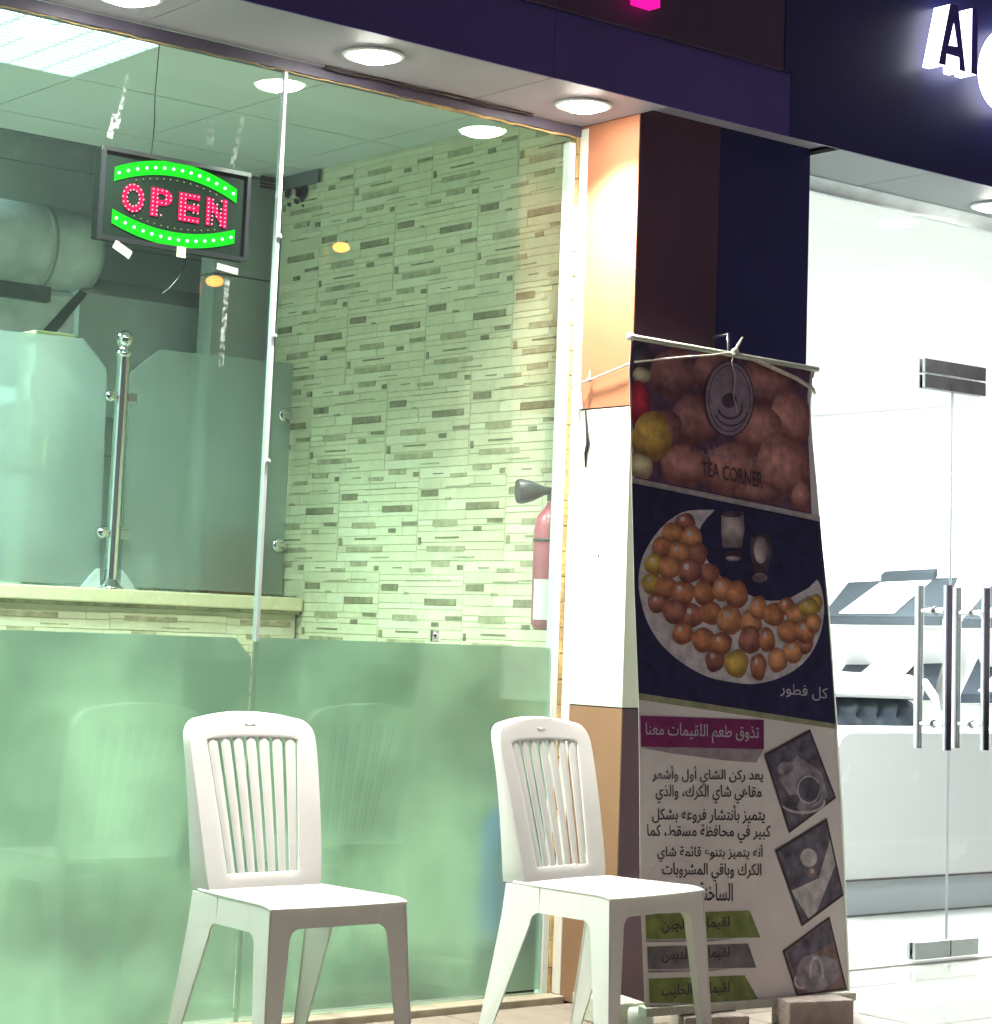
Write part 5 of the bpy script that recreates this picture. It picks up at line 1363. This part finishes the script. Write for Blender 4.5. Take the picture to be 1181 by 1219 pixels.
# three tilted photos
photos = [((909, 898), (964, 868), (995, 950), (939, 992)), ((922, 1012), (984, 974), (1004, 1066), (954, 1103)), ((931, 1132), (987, 1091), (1008, 1178), (948, 1186))]
for k, q in enumerate(photos):
    c = (sum(p[0] for p in q) / 4, sum(p[1] for p in q) / 4)
    fr = bprint('photo_print', [list(q)], 0.8, pm['frame'], label=['tilted photo of a dish', 'tilted photo of a cup', 'tilted photo of a bun'][k])
    inn = [lin(c, p, 0.93) for p in q]
    def uvq(u, v): return lin(lin(inn[0], inn[1], u), lin(inn[3], inn[2], u), v)
    bprint('photo_field', [inn], 1.2, pm['ph' if k < 2 else 'brnp'], fr)
    if k == 0:
        bprint('photo_shape', [[uvq(.1, .35), uvq(.6, .2), uvq(.95, .6), uvq(.9, .95), uvq(.3, .95)], ell(935, 915, 10, 8)], 1.6, pm['ph2'], fr)
        bprint('photo_shape', [ell(962, 940, 14, 18, rot=-0.4), ell(940, 955, 12, 8, rot=-0.5)], 2.0, pm['ph'], fr)
        bprint('photo_shape', ring(955, 955, 27, 14, 2.5, -10, 160) + ring(962, 940, 14, 17, 1.5, 0, 330), 2.4, pm['ph3'], fr)
    elif k == 1:
        bprint('photo_shape', [[uvq(.0, .55), uvq(.6, .62), uvq(1, .25), uvq(1, .6), uvq(.35, 1), uvq(.15, 1)]], 1.6, pm['ph3'], fr)
        bprint('photo_shape', [[uvq(.55, .95), uvq(1, .68), uvq(1, 1), uvq(.3, 1)]], 2.0, pm['ph'], fr)
        bprint('photo_shape', [ell(962, 1021, 10, 11, rot=-0.3)], 2.0, pm['ph3'], fr)
        bprint('photo_shape', [ell(966, 1038, 5, 7)], 2.4, pm['brnp'], fr)
        bprint('photo_shape', [ell(966, 1037, 2.2, 3)], 2.8, pm['ph3'], fr)
    else:
        bprint('photo_shape', [[uvq(.05, .02), uvq(.98, .02), uvq(1, .32), uvq(.02, .42)]], 1.6, pm['ph'], fr)
        bprint('photo_shape', [ell(972, 1158, 26, 22, rot=-0.2, seed=3)], 2.0, pm['ph2'], fr)
        bprint('photo_shape', ring(971, 1160, 9, 22, 3, 170, 370) + ring(953, 1168, 9, 10, 3, 60, 220), 2.4, pm['ph3'], fr)
# pale edges of the vinyl on the right, turned slightly back
a = MB(); ed = [(966, 452), (964, 475), (966, 530), (971, 580), (976, 640), (985, 720), (995, 862), (1002, 980), (1010, 1180)]
vs = []
for i, q in enumerate(ed):
    vs += [onB(q[0] - 1, q[1], 0.2), onB(q[0] + 3.5, q[1] + 0.5, 0.2) - bn * 0.006, onB(q[0] + 5, q[1] + 0.5, 0.2) - bn * 0.016]
a.add(vs, [(3 * k + m_, 3 * k + 1 + m_, 3 * k + 4 + m_, 3 * k + 3 + m_) for k in range(len(ed) - 1) for m_ in range(2)], 0, True); a.build('curled_edge', M['vinyl_edge'], ba, fix=False)
# rails
p0, p1 = onB(751, 401, 0), onB(973, 440, 0)
a = MB(); a.tube([p0, p1], 0.009, 12); a.build('top_rail', M['vinyl_edge'], ba)
a = MB(); a.lathe(p0, [(0.0001, -0.012), (0.012, -0.010), (0.012, 0.006)], 12, axis='x'); a.build('rail_cap', M['white'], ba)
p0, p1 = onB(766, 1205, 0), onB(1016, 1186, 0)
e_ = (p1 - p0).normalized()
a = MB(); a.prism([p0 + Vector((0, -0.012, -0.012)), p0 + Vector((0, 0.025, -0.012)), p0 + Vector((0, 0.025, 0.016)), p0 + Vector((0, -0.012, 0.012))], p1 - p0); a.build('base_rail', M['concrete_lt'], ba, bev=0.003)

# cord that ties the banner, nail, knot
cp = [atY(683, 458, YG - 0.05), atX(700, 453, XP - 0.012), atX(725, 443, XP - 0.014), atX(747, 434, XP - 0.014), atY(756, 431, 4.85), onB(800, 427, 16), onB(840, 424, 18), onB(868, 421, 18)]
kn = onB(870, 421, 18)
cd = thing('tie_cord', 'pale cord tying the banner round the pillar corner', 'cord', tuple(kn))
a = MB(); a.tube(cp, 0.0032, 8); a.build('cord', M['rope'], cd)
a = MB(); a.tube([kn, onB(890, 428, 20), onB(920, 441, 18), onB(945, 452, 16), onB(965, 464, 12), onB(972, 468, -10)], [0.004, 0.006, 0.0065, 0.007, 0.006, 0.004], 8); a.build('cord', M['rope'], cd)
a = MB(); a.tube([kn, onB(868, 432, 12), onB(873, 450, 8), onB(871, 470, 7), onB(876, 492, 7)], 0.0022, 6); a.build('loose_end', M['rope'], cd)
a = MB(); a.tube([kn, onB(874, 412, 20), onB(879, 403, 22)], [0.006, 0.005, 0.003], 8); a.build('loose_end', M['rope'], cd)
a = MB()
for k in range(5):
    an = k * 1.3; a.lathe(kn + Vector((0.006 * math.cos(an), -0.004, 0.007 * math.sin(an))), [(0.0001 + 0.010 * math.sin(PI * i / 6), -0.010 * math.cos(PI * i / 6)) for i in range(7)], 10)
a.build('knot', M['rope'], cd)
a = MB(); q = atX(702, 452, XP - 0.014); a.lathe(q, [(0.0001 + 0.009 * math.sin(PI * i / 6), -0.009 * math.cos(PI * i / 6)) for i in range(7)], 10); a.tube([q, q + Vector((0, 0.0, 0.03))], [0.004, 0.002], 6); a.build('knot', M['rope'], cd)
c = atY(867, 420, 4.90); d = atY(867, 396, 4.90)
a = MB(); a.tube([Vector((c.x, YP - 0.004, d.z - 0.01)), Vector((c.x, 4.90, d.z - 0.004)), d, c], 0.0045, 8); tag(a.build('hook', M['steel']), 'steel hook on the navy panel above the banner knot', 'hook')
q0, q1 = atX(688, 458, XP - 0.006), atX(692, 487, XP - 0.006)
a = MB(); a.tube([q0, (q0 + q1) / 2 + Vector((-0.004, -0.006, 0)), q1], 0.006, 8); tag(a.build('cable_tie', M['ziptie']), 'white cable tie at the window edge of the pillar', 'cable tie')
pts = [atX(*p, XP - 0.005) for p in ((697, 487), (698, 500), (699, 515), (700, 528), (697, 540), (697, 556))]
a = MB(); a.tube(pts, [0.003, 0.0035, 0.0045, 0.007, 0.005, 0.003], 8); tag(a.build('black_strap', M['black']), 'short black strap hanging on the white pillar panel', 'strap')
q0, q1 = atX(686, 487, XP - 0.004), atX(748, 481, XP - 0.004)

# blocks holding the banner
def block(px0, py0, px1, py1, z1, dep, mt, label, yaw=0.0, h=None, name='concrete_block'):
    A = atZ(px0, py0, z1); B = atZ(px1, py1, z1)
    w = (B - A).length; an = math.atan2(B.y - A.y, B.x - A.x)
    t = MB(); n = 5
    t.box((0, 0, -z1 + 0.0005), (w, dep, 0))
    o = t.build(name, mt, bev=0.004); o.location = A; o.rotation_euler = (0, 0, an)
    o['_local'] = 1
    return tag(o, label, 'block')
block(940, 1193, 1017, 1190, 0.075, 0.10, M['concrete'], 'grey concrete block under the right end of the banner')
block(816, 1211, 893, 1209, 0.052, 0.10, M['concrete'], 'grey concrete block in front of the banner, the middle one')
block(726, 1195, 768, 1193, 0.072, 0.22, M['concrete_lt'], 'pale slab behind the right chair at the foot of the pillar')
c = atZ(763, 1200, 0.06)
a = MB(); a.lathe((c.x, c.y, 0.0005), [(0.0001, 0.0), (0.038, 0), (0.038, 0.052), (0.032, 0.060), (0.0001, 0.061)], 20); tag(a.build('round_weight', M['alu']), 'small pale round weight at the left foot of the banner', 'weight')

for o in bpy.data.objects:
    for k in ('_local', '_w'):
        if k in o: del o[k]
